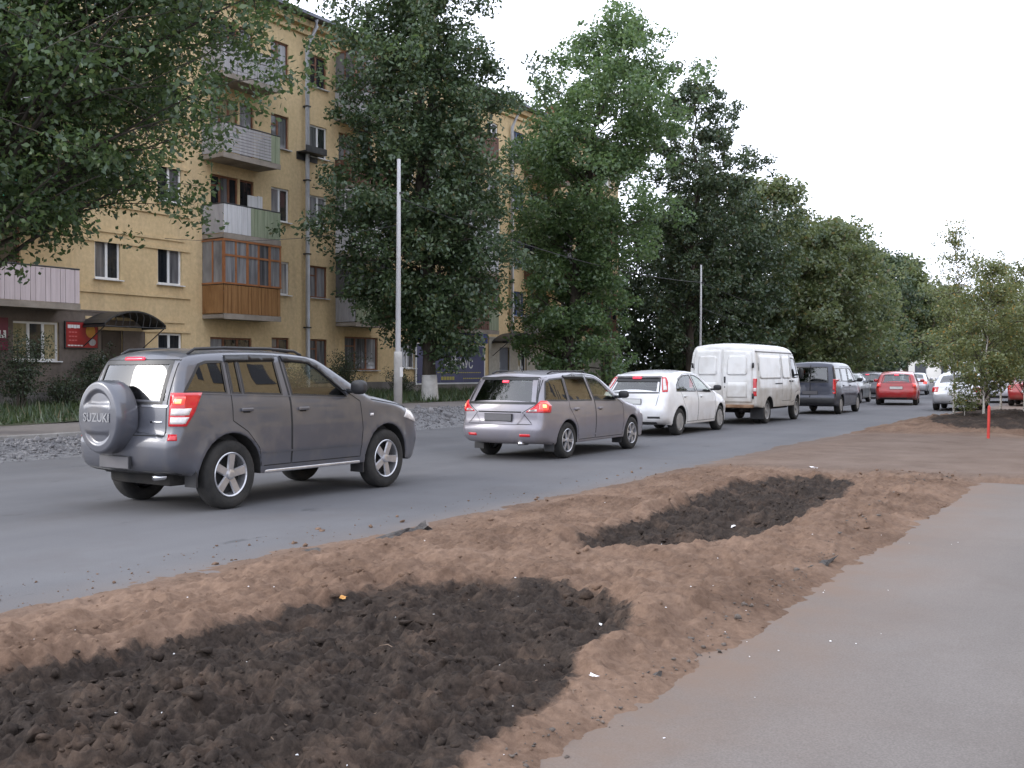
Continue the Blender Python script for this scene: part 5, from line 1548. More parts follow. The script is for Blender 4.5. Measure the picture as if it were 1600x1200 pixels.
c.lying('high_brake_light', -0.17, 0.17, 1.545, 1.572, M_brake2, 0.02)
c.strip([(-0.60, 1.105), (0.60, 1.105), (0.585, 1.525), (-0.585, 1.525)], 0.045, 'B', M_trim, 'window_frame', c.gate, True, 0.003)
c.strip([(-0.72, 0.79), (0.70, 0.79), (0.665, 1.55), (-0.665, 1.55)], 0.012, 'B', M_seam, 'tailgate_gap', c.gate, True, 0.002)
c.strip([(-0.70, 1.085), (0.70, 1.085)], 0.022, 'B', M_chrome, 'chrome_strip', c.gate, False, 0.008)
c.bplate(-0.26, 0.26, 0.455, 0.57, off=0.03)
c.lying('bumper_step', -0.78, 0.78, 0.40, 0.425, M_plastic, 0.006)
MB().tube([(0.45, -1.5, 0.36), (0.48, -2.05, 0.36)], 0.03, 10).build('exhaust', M_chrome, c.root, True)
MB().rbox(-0.55, 0.55, -1.9, -1.2, 0.26, 0.42, 0.05).build('fuel_tank', M_under, c.root)
c.lying('badge', 0.47, 0.64, 0.915, 0.935, M_chrome, 0.004)
# spare wheel cover: a dished drum with crescent hollows above and below the lettering
M_letter = mat('raised_grey_letter', (0.22, 0.22, 0.23), (0.28, 0.28, 0.29), scale=5, rough=0.4, metal=0.3)
def spare(c, cx, cz, y0, Rr, depth, mt):
    nr, na = 26, 56
    v = []; f = []
    def ydisp(x, z, r):
        d = 0.0
        up = np.clip((z - 0.125) / 0.02, 0, 1); arc = np.clip((0.275 - r) / 0.02, 0, 1); d += 0.035 * up * arc
        lo = np.clip((-0.15 - z) / 0.02, 0, 1); d += 0.030 * lo * arc
        return d
    for i in range(nr + 1):
        r = Rr * 0.93 * i / nr
        for k in range(na):
            a = 2 * math.pi * k / na; x, z = r * math.cos(a), r * math.sin(a)
            v.append((cx + x, y0 - 0.02 * (1 - (r / Rr) ** 2) + ydisp(x, z, r), cz + z))
    for (r, y) in ((Rr * 0.965, y0 + 0.012), (Rr * 0.99, y0 + 0.035), (Rr, y0 + 0.07), (Rr, y0 + depth - 0.05), (Rr * 0.98, y0 + depth - 0.015), (Rr * 0.94, y0 + depth), (Rr * 0.5, y0 + depth)):
        for k in range(na):
            a = 2 * math.pi * k / na; v.append((cx + r * math.cos(a), y, cz + r * math.sin(a)))
    n = nr + 8
    for i in range(n - 1):
        for k in range(na):
            f.append((i * na + k, i * na + (k + 1) % na, (i + 1) * na + (k + 1) % na, (i + 1) * na + k))
    o = mk('spare_wheel_cover', v, f, mt, c.root, True)
    text_mesh('lettering', 'SUZUKI', 0.125, M_letter, o, 0.003, (cx, y0 - 0.02, cz - 0.005), (R(90), 0, 0), 1.12, 0.002)
    MB().tube([(cx, y0 + depth - 0.02, cz), (cx, y0 + depth + 0.12, cz)], 0.09, 10).build('spare_bracket', M_plastic, c.root)
spare(c, -0.05, 0.97, -2.38, 0.375, 0.265, P_suv)
MB().tube([(0.05, -1.99, 1.14), (0.38, -1.985, 1.20)], [0.012, 0.008], 6).build('wiper', M_plastic, c.root)
# front lamp and bonnet edge
for sd in 'RL':
    c.patch([(1.70, 0.86), (2.02, 0.78), (2.06, 0.86), (1.98, 0.95), (1.80, 0.97)], sd, M_clear, 'headlight', None, 0.006)
    c.patch([(0.98, 0.90), (1.04, 0.90), (1.04, 0.93), (0.98, 0.93)], sd, M_clear, 'side_repeater', None, 0.01)
    c.strip([(1.02, 1.10), (1.5, 1.035), (1.95, 0.955)], 0.010, sd, M_seam, 'bonnet_gap', c.root, False, 0.002)

# ---------------------------------------------------------------- silver-mauve estate
P_est = paint('silver_mauve_paint', (0.205, 0.195, 0.22), 0.35, 0.36, (0.0, 0.42))
EST = dict(paint=P_est, hw=0.845, zb=0.25, rw=0.305, tw=0.19, arch=0.355, ax=(-1.27, 1.27), track=0.735, flare=0.008, rtop=0.085, yroof=-0.5, belt=0.98, cabin=(-1.7, 0.95),
    top=[(2.0, 0.20), (2.12, 0.32), (2.14, 0.50), (2.08, 0.66), (1.85, 0.78), (1.2, 0.90), (0.98, 0.945), (0.62, 1.16), (0.22, 1.385), (0.02, 1.43), (-0.5, 1.462), (-1.2, 1.45), (-1.68, 1.405), (-1.80, 1.37),
         (-1.93, 1.15), (-2.05, 0.93), (-2.09, 0.83), (-2.09, 0.62), (-2.15, 0.56), (-2.165, 0.50), (-2.14, 0.36), (-2.05, 0.28), (-1.75, 0.26)],
    sec=[(0.0, 0.93), (0.30, 0.965), (0.55, 1.0), (0.75, 0.995), (0.92, 0.965), (1.02, 0.925), (1.43, 0.755), (2.6, 0.5)],
    plan=[(-2.25, 0.90), (-2.0, 0.945), (-1.5, 0.99), (-0.9, 1.0), (1.0, 1.0), (1.5, 0.975), (1.9, 0.90), (2.2, 0.76)],
    rzones=[(-2.3, -1.8, 0.5, 1.42, 0.12), (-2.3, -1.8, 0.2, 0.5, 0.13), (1.6, 2.3, 0.1, 1.0, 0.15)],
    rear_cut=[0.955, 1.335, 0.575, 1.385], rear_u=0.89, gate_u=0.9333, us=[0.89, 0.9333], front_cut=[0.98, 1.38], front_u=0.92, bow=(0.075, 0.035), grid=0.065,
    doors=[[(-1.18, 1.38), (-1.20, 0.86), (-1.02, 0.64), (-0.93, 0.50), (-0.89, 0.30), (-0.26, 0.30), (-0.27, 0.95), (-0.36, 1.415), (-0.75, 1.425)],
           [(-0.245, 0.30), (0.84, 0.30), (0.87, 0.55), (0.85, 0.87), (0.62, 0.985), (0.20, 1.30), (0.0, 1.385), (-0.345, 1.415), (-0.255, 0.95)]],
    wins=[([(-1.92, 0.995), (-1.23, 0.975), (-1.21, 1.355), (-1.62, 1.335), (-1.76, 1.29)], None, G_tint), ([(-1.16, 0.975), (-0.34, 0.965), (-0.41, 1.365), (-1.14, 1.36)], 0, G_tint),
          ([(-0.25, 0.965), (0.60, 0.945), (0.56, 0.985), (0.16, 1.275), (-0.02, 1.345), (-0.33, 1.365)], 1, G_clear)],
    rear_glass=G_rear, seats_y=[(-0.2, 2), (-1.05, 3)], rubber=0.026)
c = Car(EST, 'estate_car', 'silver-mauve estate car with lit brake lamps behind the grey four-by-four', 'car', (-9.20, 16.45, 0.0), R(0.3), 'cars queueing in the street')
c.wheels('six'); c.mirrors(0.62, 1.00, M_plastic, (0.10, 0.06, 0.07))
c.handle(0, -0.98, 0.83, None, 0.15); c.handle(1, -0.08, 0.82, None, 0.15)
lampcorner(c, [(0.46, -2.085, 0.80), (0.62, -2.04, 0.90), (0.70, -1.99, 0.985), (0.775, -1.90, 0.985), (0.835, -1.83, 0.90), (0.83, -1.86, 0.79)], M_lens, 'tail_light', off=0.012)
lampcorner(c, [(0.70, -2.02, 0.955), (0.69, -2.03, 0.83), (0.80, -1.93, 0.83), (0.815, -1.89, 0.93), (0.77, -1.93, 0.965)], M_brake, 'brake_light', off=0.018)
lampcorner(c, [(0.745, -2.0, 0.92), (0.745, -2.0, 0.87), (0.785, -1.955, 0.87), (0.785, -1.955, 0.92)], M_bulb, 'bulb', off=0.021)
lampcorner(c, [(0.54, -2.085, 0.835), (0.52, -2.09, 0.81), (0.66, -2.05, 0.81), (0.66, -2.05, 0.845)], M_clear, 'reversing_light', off=0.016)
for sg in (1, -1): c.lying('reflector', sg * 0.42 - 0.0 if sg > 0 else -0.60, 0.60 if sg > 0 else -0.42, 0.40, 0.445, M_lens, 0.006)
c.lying('high_brake_light', -0.06, 0.06, 1.28, 1.315, M_brake2, 0.012)
c.strip([(-0.66, 0.945), (0.66, 0.945), (0.575, 1.345), (-0.575, 1.345)], 0.04, 'B', M_trim, 'window_frame', c.gate, True, 0.003)
c.strip([(-0.62, 0.60), (-0.44, 0.79), (-0.66, 0.93), (-0.62, 1.37), (0.62, 1.37), (0.66, 0.93), (0.44, 0.79), (0.62, 0.60)], 0.010, 'B', M_seam, 'tailgate_gap', c.gate, True, 0.002)
c.strip([(-0.42, 0.80), (0.42, 0.80)], 0.02, 'B', M_seam, 'handle_recess', c.gate, False, 0.002)
c.strip([(-0.48, 0.78), (-0.36, 0.60), (0.36, 0.60), (0.48, 0.78)], 0.012, 'B', P_est, 'plate_surround', c.gate, False, 0.012)
c.bplate(-0.26, 0.26, 0.655, 0.765)
MB().tube([(0.40, -1.9, 0.285), (0.40, -2.17, 0.285)], 0.035, 12).build('exhaust', M_chrome, c.root, True)
MB().tube([(0.06, -2.09, 0.89), (0.01, -2.04, 0.98), (-0.36, -2.02, 1.01)], [0.016, 0.012, 0.008], 6).build('wiper', M_plastic, c.root)
MB().tube([(0.1, -1.55, 1.44), (0.1, -1.63, 1.53)], [0.010, 0.004], 5).build('aerial', M_plastic, c.root)
for sg in (1, -1):
    MB().tube([(sg * 0.55, -0.1, 1.43), (sg * 0.55, -0.25, 1.475), (sg * 0.55, -1.35, 1.475), (sg * 0.55, -1.5, 1.43)], 0.014, 6).build('roof_rail', M_plastic, c.root, True)
    MB().box(sg * 0.60, sg * 0.79, -1.70, -1.685, 0.14, 0.30).build('mud_flap', M_plastic, c.root); MB().box(sg * 0.60, sg * 0.79, 0.86, 0.875, 0.14, 0.30).build('mud_flap', M_plastic, c.root)
for sd in 'RL':
    c.patch([(-1.16, 1.355), (-0.42, 1.362), (-0.42, 1.40), (-1.16, 1.395)], sd, M_trim, 'wind_deflector', None, 0.016)
    c.patch([(1.72, 0.66), (2.0, 0.58), (2.03, 0.66), (1.86, 0.755)], sd, M_clear, 'headlight', None, 0.006)
    c.strip([(-0.88, 0.37), (0.84, 0.37)], 0.03, sd, P_est, 'sill_moulding', c.root, False, 0.008)

# ---------------------------------------------------------------- white hatchback with high tail lamps
P_wht = paint('white_paint', (0.70, 0.70, 0.71), 0.0, 0.35, (0.05, 0.55), (0.36, 0.32, 0.27))
HAT = dict(paint=P_wht, hw=0.90, zb=0.24, rw=0.315, tw=0.205, arch=0.375, ax=(-1.32, 1.32), track=0.775, flare=0.016, rtop=0.09, yroof=-0.5, belt=1.0, cabin=(-1.6, 1.05),
    top=[(2.1, 0.20), (2.22, 0.34), (2.23, 0.52), (2.16, 0.68), (1.9, 0.80), (1.35, 0.93), (1.12, 0.97), (0.72, 1.19), (0.28, 1.41), (0.0, 1.468), (-0.5, 1.49), (-1.1, 1.455), (-1.50, 1.39), (-1.63, 1.36),
         (-1.78, 1.17), (-1.95, 0.98), (-2.02, 0.92), (-2.06, 0.72), (-2.12, 0.64), (-2.135, 0.54), (-2.10, 0.36), (-2.0, 0.28), (-1.78, 0.26)],
    sec=[(0.0, 0.93), (0.30, 0.96), (0.55, 0.995), (0.78, 1.0), (0.95, 0.965), (1.06, 0.925), (1.48, 0.735), (2.6, 0.5)],
    plan=[(-2.25, 0.86), (-2.0, 0.925), (-1.5, 0.985), (-0.9, 1.0), (1.0, 1.0), (1.5, 0.975), (1.9, 0.90), (2.3, 0.74)],
    rzones=[(-2.3, -1.7, 0.6, 1.38, 0.14), (-2.3, -1.8, 0.2, 0.6, 0.15), (1.6, 2.3, 0.1, 1.0, 0.16)],
    rear_cut=[1.00, 1.335, 0.66, 1.345], rear_u=0.84, gate_u=0.9, us=[0.84, 0.9], front_cut=[1.0, 1.40], front_u=0.92, bow=(0.085, 0.035), grid=0.07,
    doors=[[(-1.15, 1.30), (-1.24, 1.05), (-1.10, 0.72), (-0.97, 0.56), (-0.91, 0.30), (-0.22, 0.30), (-0.23, 0.98), (-0.30, 1.43), (-0.75, 1.415)],
           [(-0.205, 0.30), (0.90, 0.30), (0.95, 0.6), (0.92, 0.92), (0.72, 1.03), (0.26, 1.335), (0.0, 1.415), (-0.285, 1.43), (-0.215, 0.98)]],
    wins=[([(-1.45, 1.02), (-0.29, 1.005), (-0.35, 1.395), (-0.80, 1.375), (-1.12, 1.285), (-1.36, 1.15)], None, G_clear),
          ([(-0.20, 1.005), (0.68, 0.975), (0.64, 1.02), (0.22, 1.30), (-0.02, 1.375), (-0.27, 1.397)], 1, G_clear)],
    rear_glass=G_rear, seats_y=[(-0.15, 2), (-1.0, 3)], rubber=0.026)
c = Car(HAT, 'hatchback_car', 'white hatchback with tall tail lamps beside its rear window', 'car', (-10.13, 23.45, 0.0), R(0.5), 'cars queueing in the street')
c.wheels('cover', M_steel); c.mirrors(0.74, 1.03, M_plastic, (0.10, 0.06, 0.07))
c.handle(0, -1.03, 0.90); c.handle(1, -0.02, 0.885)
lampcorner(c, [(0.66, -1.90, 1.00), (0.58, -1.68, 1.34), (0.635, -1.60, 1.345), (0.70, -1.66, 1.22), (0.765, -1.82, 1.01)], M_lens, 'tail_light', off=0.012)
lampcorner(c, [(0.675, -1.865, 1.04), (0.60, -1.69, 1.30), (0.635, -1.66, 1.30), (0.725, -1.80, 1.05)], M_clear, 'tail_lamp_lens', off=0.017)
c.lying('rear_spoiler', -0.56, 0.56, 1.335, 1.365, P_wht, 0.05)
c.lying('high_brake_light', -0.11, 0.11, 1.30, 1.335, M_brake2, 0.03)
c.lying('glass_blind', -0.55, 0.55, 1.235, 1.325, M_trim, 0.004)
c.strip([(-0.62, 0.995), (0.62, 0.995), (0.53, 1.335), (-0.53, 1.335)], 0.025, 'B', M_trim, 'window_frame', c.gate, True, 0.003)
c.strip([(-0.60, 0.69), (-0.64, 0.97), (0.64, 0.97), (0.60, 0.69)], 0.010, 'B', M_seam, 'tailgate_gap', c.gate, False, 0.002)
c.bplate(-0.26, 0.26, 0.735, 0.845, M_platew)
for sg in (1, -1): c.lying('bumper_vent', 0.42 if sg > 0 else -0.70, 0.70 if sg > 0 else -0.42, 0.41, 0.455, M_plastic, 0.004)
c.lying('bumper_lower', -0.6, 0.6, 0.285, 0.33, M_plastic, 0.004)
for sd in 'RL': c.patch([(1.75, 0.68), (2.08, 0.60), (2.10, 0.70), (1.88, 0.80)], sd, M_clear, 'headlight', None, 0.006)

# ---------------------------------------------------------------- dirty white panel van
P_van = paint('dirty_white_van_paint', (0.62, 0.62, 0.61), 0.0, 0.5, (0.3, 1.25), (0.30, 0.245, 0.18))
VAN = dict(paint=P_van, hw=1.02, zb=0.46, rw=0.345, tw=0.175, arch=0.43, ax=(-1.45, 1.45), track=0.86, flare=0.012, rtop=0.13, yroof=-0.5, belt=1.35, cabin=(0.3, 1.6),
    top=[(2.25, 0.38), (2.36, 0.5), (2.36, 0.80), (2.28, 0.98), (2.05, 1.12), (1.75, 1.30), (1.35, 1.85), (1.15, 2.10), (0.9, 2.19), (0.3, 2.24), (-1.5, 2.25), (-2.38, 2.22), (-2.45, 2.15), (-2.50, 1.7), (-2.53, 1.0), (-2.53, 0.56), (-2.50, 0.50), (-2.3, 0.48)],
    sec=[(0.0, 0.95), (0.5, 0.975), (0.9, 1.0), (1.2, 0.995), (1.6, 0.965), (2.0, 0.915), (2.25, 0.86), (2.6, 0.8)],
    plan=[(-2.6, 0.975), (-2.3, 0.995), (-1.5, 1.0), (0.9, 1.0), (1.6, 0.965), (2.1, 0.87), (2.4, 0.76)],
    rzones=[(-2.6, -2.3, 0.4, 2.14, 0.06), (1.2, 2.4, 0.3, 1.9, 0.12)], ribs=[(0.98, 0.03, 0.012)],
    front_cut=[1.36, 2.02], front_u=0.92, us=[0.9], rear_u=0.9, gate_u=0.9, bow=(0.05, 0.05), grid=0.09,
    doors=[[(-0.25, 0.62), (0.62, 0.62), (0.62, 2.02), (-0.25, 2.02)], [(0.66, 0.55), (1.02, 0.60), (1.10, 0.85), (1.50, 0.92), (1.56, 1.35), (1.22, 1.95), (0.66, 2.02)]],
    wins=[([(0.74, 1.30), (1.46, 1.30), (1.16, 1.86), (0.74, 1.90)], 1, G_tint)], seats_y=[(0.55, 2)], rubber=0.03)
c = Car(VAN, 'panel_van', 'mud-splashed white panel van with twin closed rear doors', 'van', (-10.25, 30.05, 0.0), R(0.5), 'cars queueing in the street')
c.wheels('steel', M_steel, dual=True); c.mirrors(1.40, 1.38, M_plastic, (0.06, 0.06, 0.16))
for sd in 'RL':
    for (a, b) in ((-2.30, -0.36), (-0.20, 0.56)):
        c.patch([(a + .06, 1.27), (b - .06, 1.27), (b, 1.33), (b, 1.88), (b - .06, 1.94), (a + .06, 1.94), (a, 1.88), (a, 1.33)], sd, P_van, 'pressed_panel', None, 0.014, 0.09)
    c.strip([(-2.44, 2.03), (1.0, 2.03)], 0.03, sd, M_plate, 'roof_gutter', c.root, False, 0.012)
    c.strip([(-0.95, 1.13), (-0.25, 1.13)], 0.035, sd, M_plastic, 'door_rail', c.root, False, 0.010)
    c.strip([(-2.36, 1.50), (-2.36, 1.72)], 0.03, sd, M_plastic, 'vent_slot', c.root, False, 0.006)
c.handle(0, 0.52, 1.2, M_plastic, 0.12); c.handle(1, 0.80, 1.2, M_plastic, 0.14)
for sg in (1, -1):
    x0, x1 = (0.012, 0.86) if sg > 0 else (-0.86, -0.012)
    r_door = c.patch([(x0, 0.62), (x1, 0.62), (x1, 1.75), (x1 * 0.955 + x0 * 0.045, 2.03), (x0 + sg * 0 if sg > 0 else x0, 2.10), (x0, 2.10)] if sg > 0 else [(x0, 0.62), (x1, 0.62), (x1, 2.10), (x0 * 0.93, 2.10), (x0 * 0.955, 2.03), (x0, 1.75)], 'B', P_van, 'rear_door', None, 0.012, 0.09)
    a, b = (0.14, 0.72) if sg > 0 else (-0.72, -0.14)
    c.patch([(a + .05, 1.38), (b - .05, 1.38), (b, 1.43), (b - 0.02, 1.86), (b - .07, 1.92), (a + .07, 1.92), (a + .02, 1.86), (a, 1.43)], 'B', P_van, 'pressed_panel', r_door, 0.026, 0.09)
    c.patch([(a, 0.75), (b, 0.75), (b, 1.18), (a, 1.18)], 'B', P_van, 'pressed_panel', r_door, 0.018, 0.09)
    for z in (0.8, 1.65): MB().tube([(sg * 0.885, -2.55, z - 0.07), (sg * 0.885, -2.55, z + 0.07)], 0.028, 8).build('hinge', M_plastic, r_door, True)
    c.lying('tail_light', min(sg * 0.885, sg * 0.975), max(sg * 0.885, sg * 0.975), 0.80, 1.28, M_lens, 0.02)
    c.lying('reversing_light', min(sg * 0.892, sg * 0.968), max(sg * 0.892, sg * 0.968), 0.93, 1.02, M_clear, 0.025)
MB().rbox(0.06, 0.11, -2.60, -2.54, 1.16, 1.34, 0.012).build('handle', M_plastic, c.root, True)
MB().rbox(0.07, 0.10, -2.59, -2.54, 1.02, 1.07, 0.008).build('lock', M_plastic, c.root, True)
M_rust = mat('rusty_step', (0.16, 0.085, 0.045), (0.30, 0.19, 0.12), scale=5, rough=0.9)
MB().rbox(-0.9, 0.9, -2.66, -2.50, 0.47, 0.56, 0.02).build('rear_step', M_rust, c.root, True)
MB().box(-0.55, -0.45, -2.4, 1.8, 0.36, 0.47).box(0.45, 0.55, -2.4, 1.8, 0.36, 0.47).build('chassis_rail', M_under, c.root)
MB().rbox(-0.9, -0.3, -2.45, -2.1, 0.30, 0.46, 0.03).build('spare_carrier', M_under, c.root)
for sg in (1, -1): MB().box(sg * 0.62, sg * 1.0, -1.98, -1.96, 0.14, 0.5).build('mud_flap', M_plastic, c.root)

# ---------------------------------------------------------------- dark blue compact van
P_cad = paint('dark_blue_grey_paint', (0.022, 0.026, 0.044), 0.3, 0.32, (0.0, 0.7), (0.10, 0.092, 0.09))
CAD = dict(paint=P_cad, hw=0.90, zb=0.27, rw=0.32, tw=0.20, arch=0.375, ax=(-1.34, 1.34), track=0.77, flare=0.012, rtop=0.10, yroof=-0.5, belt=1.13, cabin=(-1.9, 1.1),
    top=[(2.05, 0.22), (2.18, 0.36), (2.19, 0.58), (2.12, 0.78), (1.9, 0.90), (1.45, 1.04), (1.25, 1.09), (0.85, 1.40), (0.52, 1.66), (0.3, 1.75), (-0.3, 1.80), (-1.5, 1.80), (-1.95, 1.77), (-2.05, 1.70), (-2.11, 1.3), (-2.14, 0.95), (-2.15, 0.62), (-2.20, 0.56), (-2.20, 0.40), (-2.1, 0.31), (-1.8, 0.29)],
    sec=[(0.0, 0.94), (0.30, 0.97), (0.7, 1.0), (0.95, 0.99), (1.13, 0.965), (1.75, 0.835), (2.6, 0.7)],
    plan=[(-2.3, 0.945), (-2.0, 0.975), (-1.4, 1.0), (1.0, 1.0), (1.5, 0.975), (1.9, 0.90), (2.25, 0.76)],
    rzones=[(-2.3, -1.9, 0.3, 1.72, 0.08), (1.6, 2.3, 0.1, 1.0, 0.15)],
    rear_cut=[1.13, 1.62, 0.60, 1.70], rear_u=0.80, gate_u=0.9, us=[0.80, 0.9], front_cut=[1.12, 1.68], front_u=0.92, bow=(0.05, 0.04), grid=0.09,
    doors=[[(-1.20, 0.75), (-0.92, 0.36), (-0.22, 0.36), (-0.22, 1.66), (-1.20, 1.66)], [(-0.20, 0.34), (0.86, 0.34), (0.93, 0.7), (0.95, 1.06), (0.50, 1.52), (0.25, 1.66), (-0.20, 1.66)]],
    wins=[([(-2.0, 1.16), (-1.28, 1.15), (-1.28, 1.60), (-1.90, 1.58)], None, G_tint), ([(-1.14, 1.15), (-0.28, 1.14), (-0.28, 1.61), (-1.14, 1.60)], 0, G_tint), ([(-0.14, 1.14), (0.86, 1.10), (0.45, 1.46), (0.22, 1.60), (-0.14, 1.61)], 1, G_clear)],
    rear_glass=G_rear, seats_y=[(-0.1, 2), (-0.95, 3)], rubber=0.03)
c = Car(CAD, 'compact_van', 'dark blue-grey compact van just ahead of the white panel van', 'van', (-10.1, 37.75, 0.0), R(1.5), 'cars queueing in the street')
c.wheels('cover', M_steel); c.mirrors(0.86, 1.14)
c.handle(0, -1.05, 1.0); c.handle(1, -0.05, 1.0)
for sg in (1, -1): c.lying('tail_light', min(sg * 0.76, sg * 0.85), max(sg * 0.76, sg * 0.85), 0.72, 1.22, M_lens, 0.012)
c.lying('door_split', -0.012, 0.012, 0.60, 1.72, M_seam, 0.003); c.lying('bumper', -0.8, 0.8, 0.36, 0.58, M_plastic, 0.006)
c.bplate(-0.26, 0.26, 0.70, 0.81, M_plate)
c.strip([(-0.60, 1.12), (0.60, 1.12), (0.56, 1.63), (-0.56, 1.63)], 0.04, 'B', M_trim, 'window_frame', c.gate, True, 0.003)

# ---------------------------------------------------------------- cars farther along, two body shapes in several colours
def far_hatch(name, col, label, loc, rz, lit=True, metal=0.0, white_plate=True):
    sp = dict(HAT); sp['paint'] = paint(name + '_paint_' + label.split()[0], col, metal, 0.3, (0.0, 0.5)); sp['grid'] = 0.12
    c = Car(sp, name, label, 'car', loc, rz, 'cars queueing in the street')
    c.wheels('cover', M_steel); c.mirrors(0.74, 1.03, sp['paint'])
    lampcorner(c, [(0.63, -2.0, 0.98), (0.62, -2.02, 0.80), (0.78, -1.93, 0.80), (0.80, -1.85, 0.98)], M_lens, 'tail_light', off=0.014)
    if lit: lampcorner(c, [(0.68, -1.98, 0.95), (0.68, -1.98, 0.86), (0.76, -1.92, 0.86), (0.76, -1.90, 0.95)], M_brake, 'brake_light', off=0.02)
    c.lying('high_brake_light', -0.10, 0.10, 1.315, 1.345, M_brake2 if lit else M_lens, 0.03)
    c.strip([(-0.62, 0.995), (0.62, 0.995), (0.53, 1.335), (-0.53, 1.335)], 0.03, 'B', M_trim, 'window_frame', c.gate, True, 0.003)
    c.bplate(-0.26, 0.26, 0.72, 0.83, M_platew); c.lying('bumper_lower', -0.66, 0.66, 0.285, 0.35, M_plastic, 0.004)
    return c
SED = dict(HAT); SED.update(top=[(2.1, 0.20), (2.22, 0.34), (2.23, 0.52), (2.16, 0.66), (1.9, 0.78), (1.3, 0.90), (1.05, 0.94), (0.65, 1.16), (0.2, 1.37), (-0.1, 1.42), (-0.6, 1.425), (-1.0, 1.37), (-1.2, 1.30), (-1.55, 1.08), (-1.75, 1.0), (-2.1, 0.96), (-2.2, 0.90),
    (-2.24, 0.72), (-2.29, 0.62), (-2.29, 0.50), (-2.25, 0.34), (-2.1, 0.28), (-1.8, 0.26)], rear_cut=[1.03, 1.30, 0.66, 0.93], rear_u=0.86, us=[0.86, 0.9], rzones=[(-2.4, -1.7, 0.6, 1.1, 0.10), (-2.4, -1.8, 0.2, 0.6, 0.13), (1.6, 2.3, 0.1, 1.0, 0.16)],
    plan=[(-2.4, 0.88), (-2.1, 0.93), (-1.5, 0.985), (-0.9, 1.0), (1.0, 1.0), (1.5, 0.975), (1.9, 0.90), (2.3, 0.74)],
    doors=[[(-1.10, 1.22), (-1.20, 1.0), (-1.10, 0.72), (-0.97, 0.56), (-0.91, 0.30), (-0.22, 0.30), (-0.23, 0.96), (-0.30, 1.37), (-0.75, 1.355)], [(-0.205, 0.30), (0.88, 0.30), (0.93, 0.6), (0.90, 0.88), (0.70, 0.99), (0.22, 1.29), (0.0, 1.355), (-0.285, 1.37), (-0.215, 0.96)]],
    wins=[([(-1.40, 0.99), (-0.29, 0.975), (-0.35, 1.335), (-0.80, 1.32), (-1.12, 1.22)], None, G_tint), ([(-0.20, 0.975), (0.66, 0.945), (0.60, 0.99), (0.18, 1.26), (-0.02, 1.32), (-0.27, 1.338)], 1, G_clear)], grid=0.12)
def far_sedan(name, col, label, loc, rz, lit=False, metal=0.3):
    sp = dict(SED); sp['paint'] = paint(name + '_paint_' + label.split()[0], col, metal, 0.3, (0.0, 0.5))
    c = Car(sp, name, label, 'car', loc, rz, 'cars queueing in the street')
    c.wheels('cover', M_steel); c.mirrors(0.70, 0.99, sp['paint'])
    lampcorner(c, [(0.58, -2.2, 0.90), (0.58, -2.22, 0.72), (0.80, -2.08, 0.72), (0.82, -1.95, 0.90)], M_brake if lit else M_lens, 'tail_light', off=0.012)
    c.bplate(-0.26, 0.26, 0.60, 0.71, M_platew)
    return c
P_ = far_hatch('red_hatchback', (0.36, 0.012, 0.014), 'red hatchback with lit brake lamps beyond the dark compact van', (-9.9, 49.4, 0), R(9))
far_sedan('silver_sedan', (0.52, 0.53, 0.56), 'silver saloon half hidden behind the tallest birch', (-6.35, 43.6, 0), R(3))
far_sedan('green_sedan', (0.045, 0.06, 0.055), 'dark green saloon glimpsed between compact van and red hatchback', (-12.6, 51.0, 0), R(4), False)
far_hatch('dark_hatchback', (0.05, 0.045, 0.06), 'dark hatchback with red lamps just left of the red hatchback', (-13.6, 60.5, 0), R(6))
far_hatch('white_hatchback', (0.66, 0.66, 0.68), 'small white far hatchback just right of the red hatchback', (-9.4, 62.5, 0), R(9))
far_hatch('white_hatchback', (0.62, 0.64, 0.70), 'white hatchback seen through the birch leaves at right', (-6.2, 55.5, 0), R(3), False)
far_sedan('red_sedan', (0.34, 0.02, 0.02), 'red saloon behind the birches at the right edge', (-4.45, 51.0, 0), R(0), False, 0.0)
far_sedan('white_sedan', (0.55, 0.56, 0.60), 'whitish far saloon above the red hatchback roof', (-13.4, 72.0, 0), R(8), True)
# a white minibus at the end of the queue
sp = dict(VAN); sp['paint'] = paint('white_minibus_paint', (0.66, 0.67, 0.70), 0, 0.4, (0.0, 0.7)); sp['grid'] = 0.14
c = Car(sp, 'minibus', 'white minibus at the far end of the queue', 'van', (-12.0, 82.0, 0), R(10), 'cars queueing in the street')
c.wheels('steel', M_steel); c.lying('rear_window', -0.75, 0.75, 1.35, 1.9, M_trim, 0.01)
for sg in (1, -1): c.lying('tail_light', min(sg * 0.885, sg * 0.975), max(sg * 0.885, sg * 0.975), 0.80, 1.28, M_lens, 0.02)

far_hatch('white_hatchback', (0.66, 0.67, 0.70), 'white hatchback far up the left lane with its lamps lit', (-13.9, 68.0, 0), R(7))
far_hatch('red_hatchback', (0.30, 0.015, 0.02), 'farther red hatchback showing above the silver saloon roof', (-7.6, 66.0, 0), R(6))
far_sedan('white_sedan', (0.62, 0.63, 0.66), 'white saloon glimpsed under the birch branches', (-4.9, 58.5, 0), R(2))
far_sedan('silver_sedan', (0.42, 0.43, 0.46), 'small grey far saloon between red hatchback and minibus', (-10.6, 71.0, 0), R(9), True)
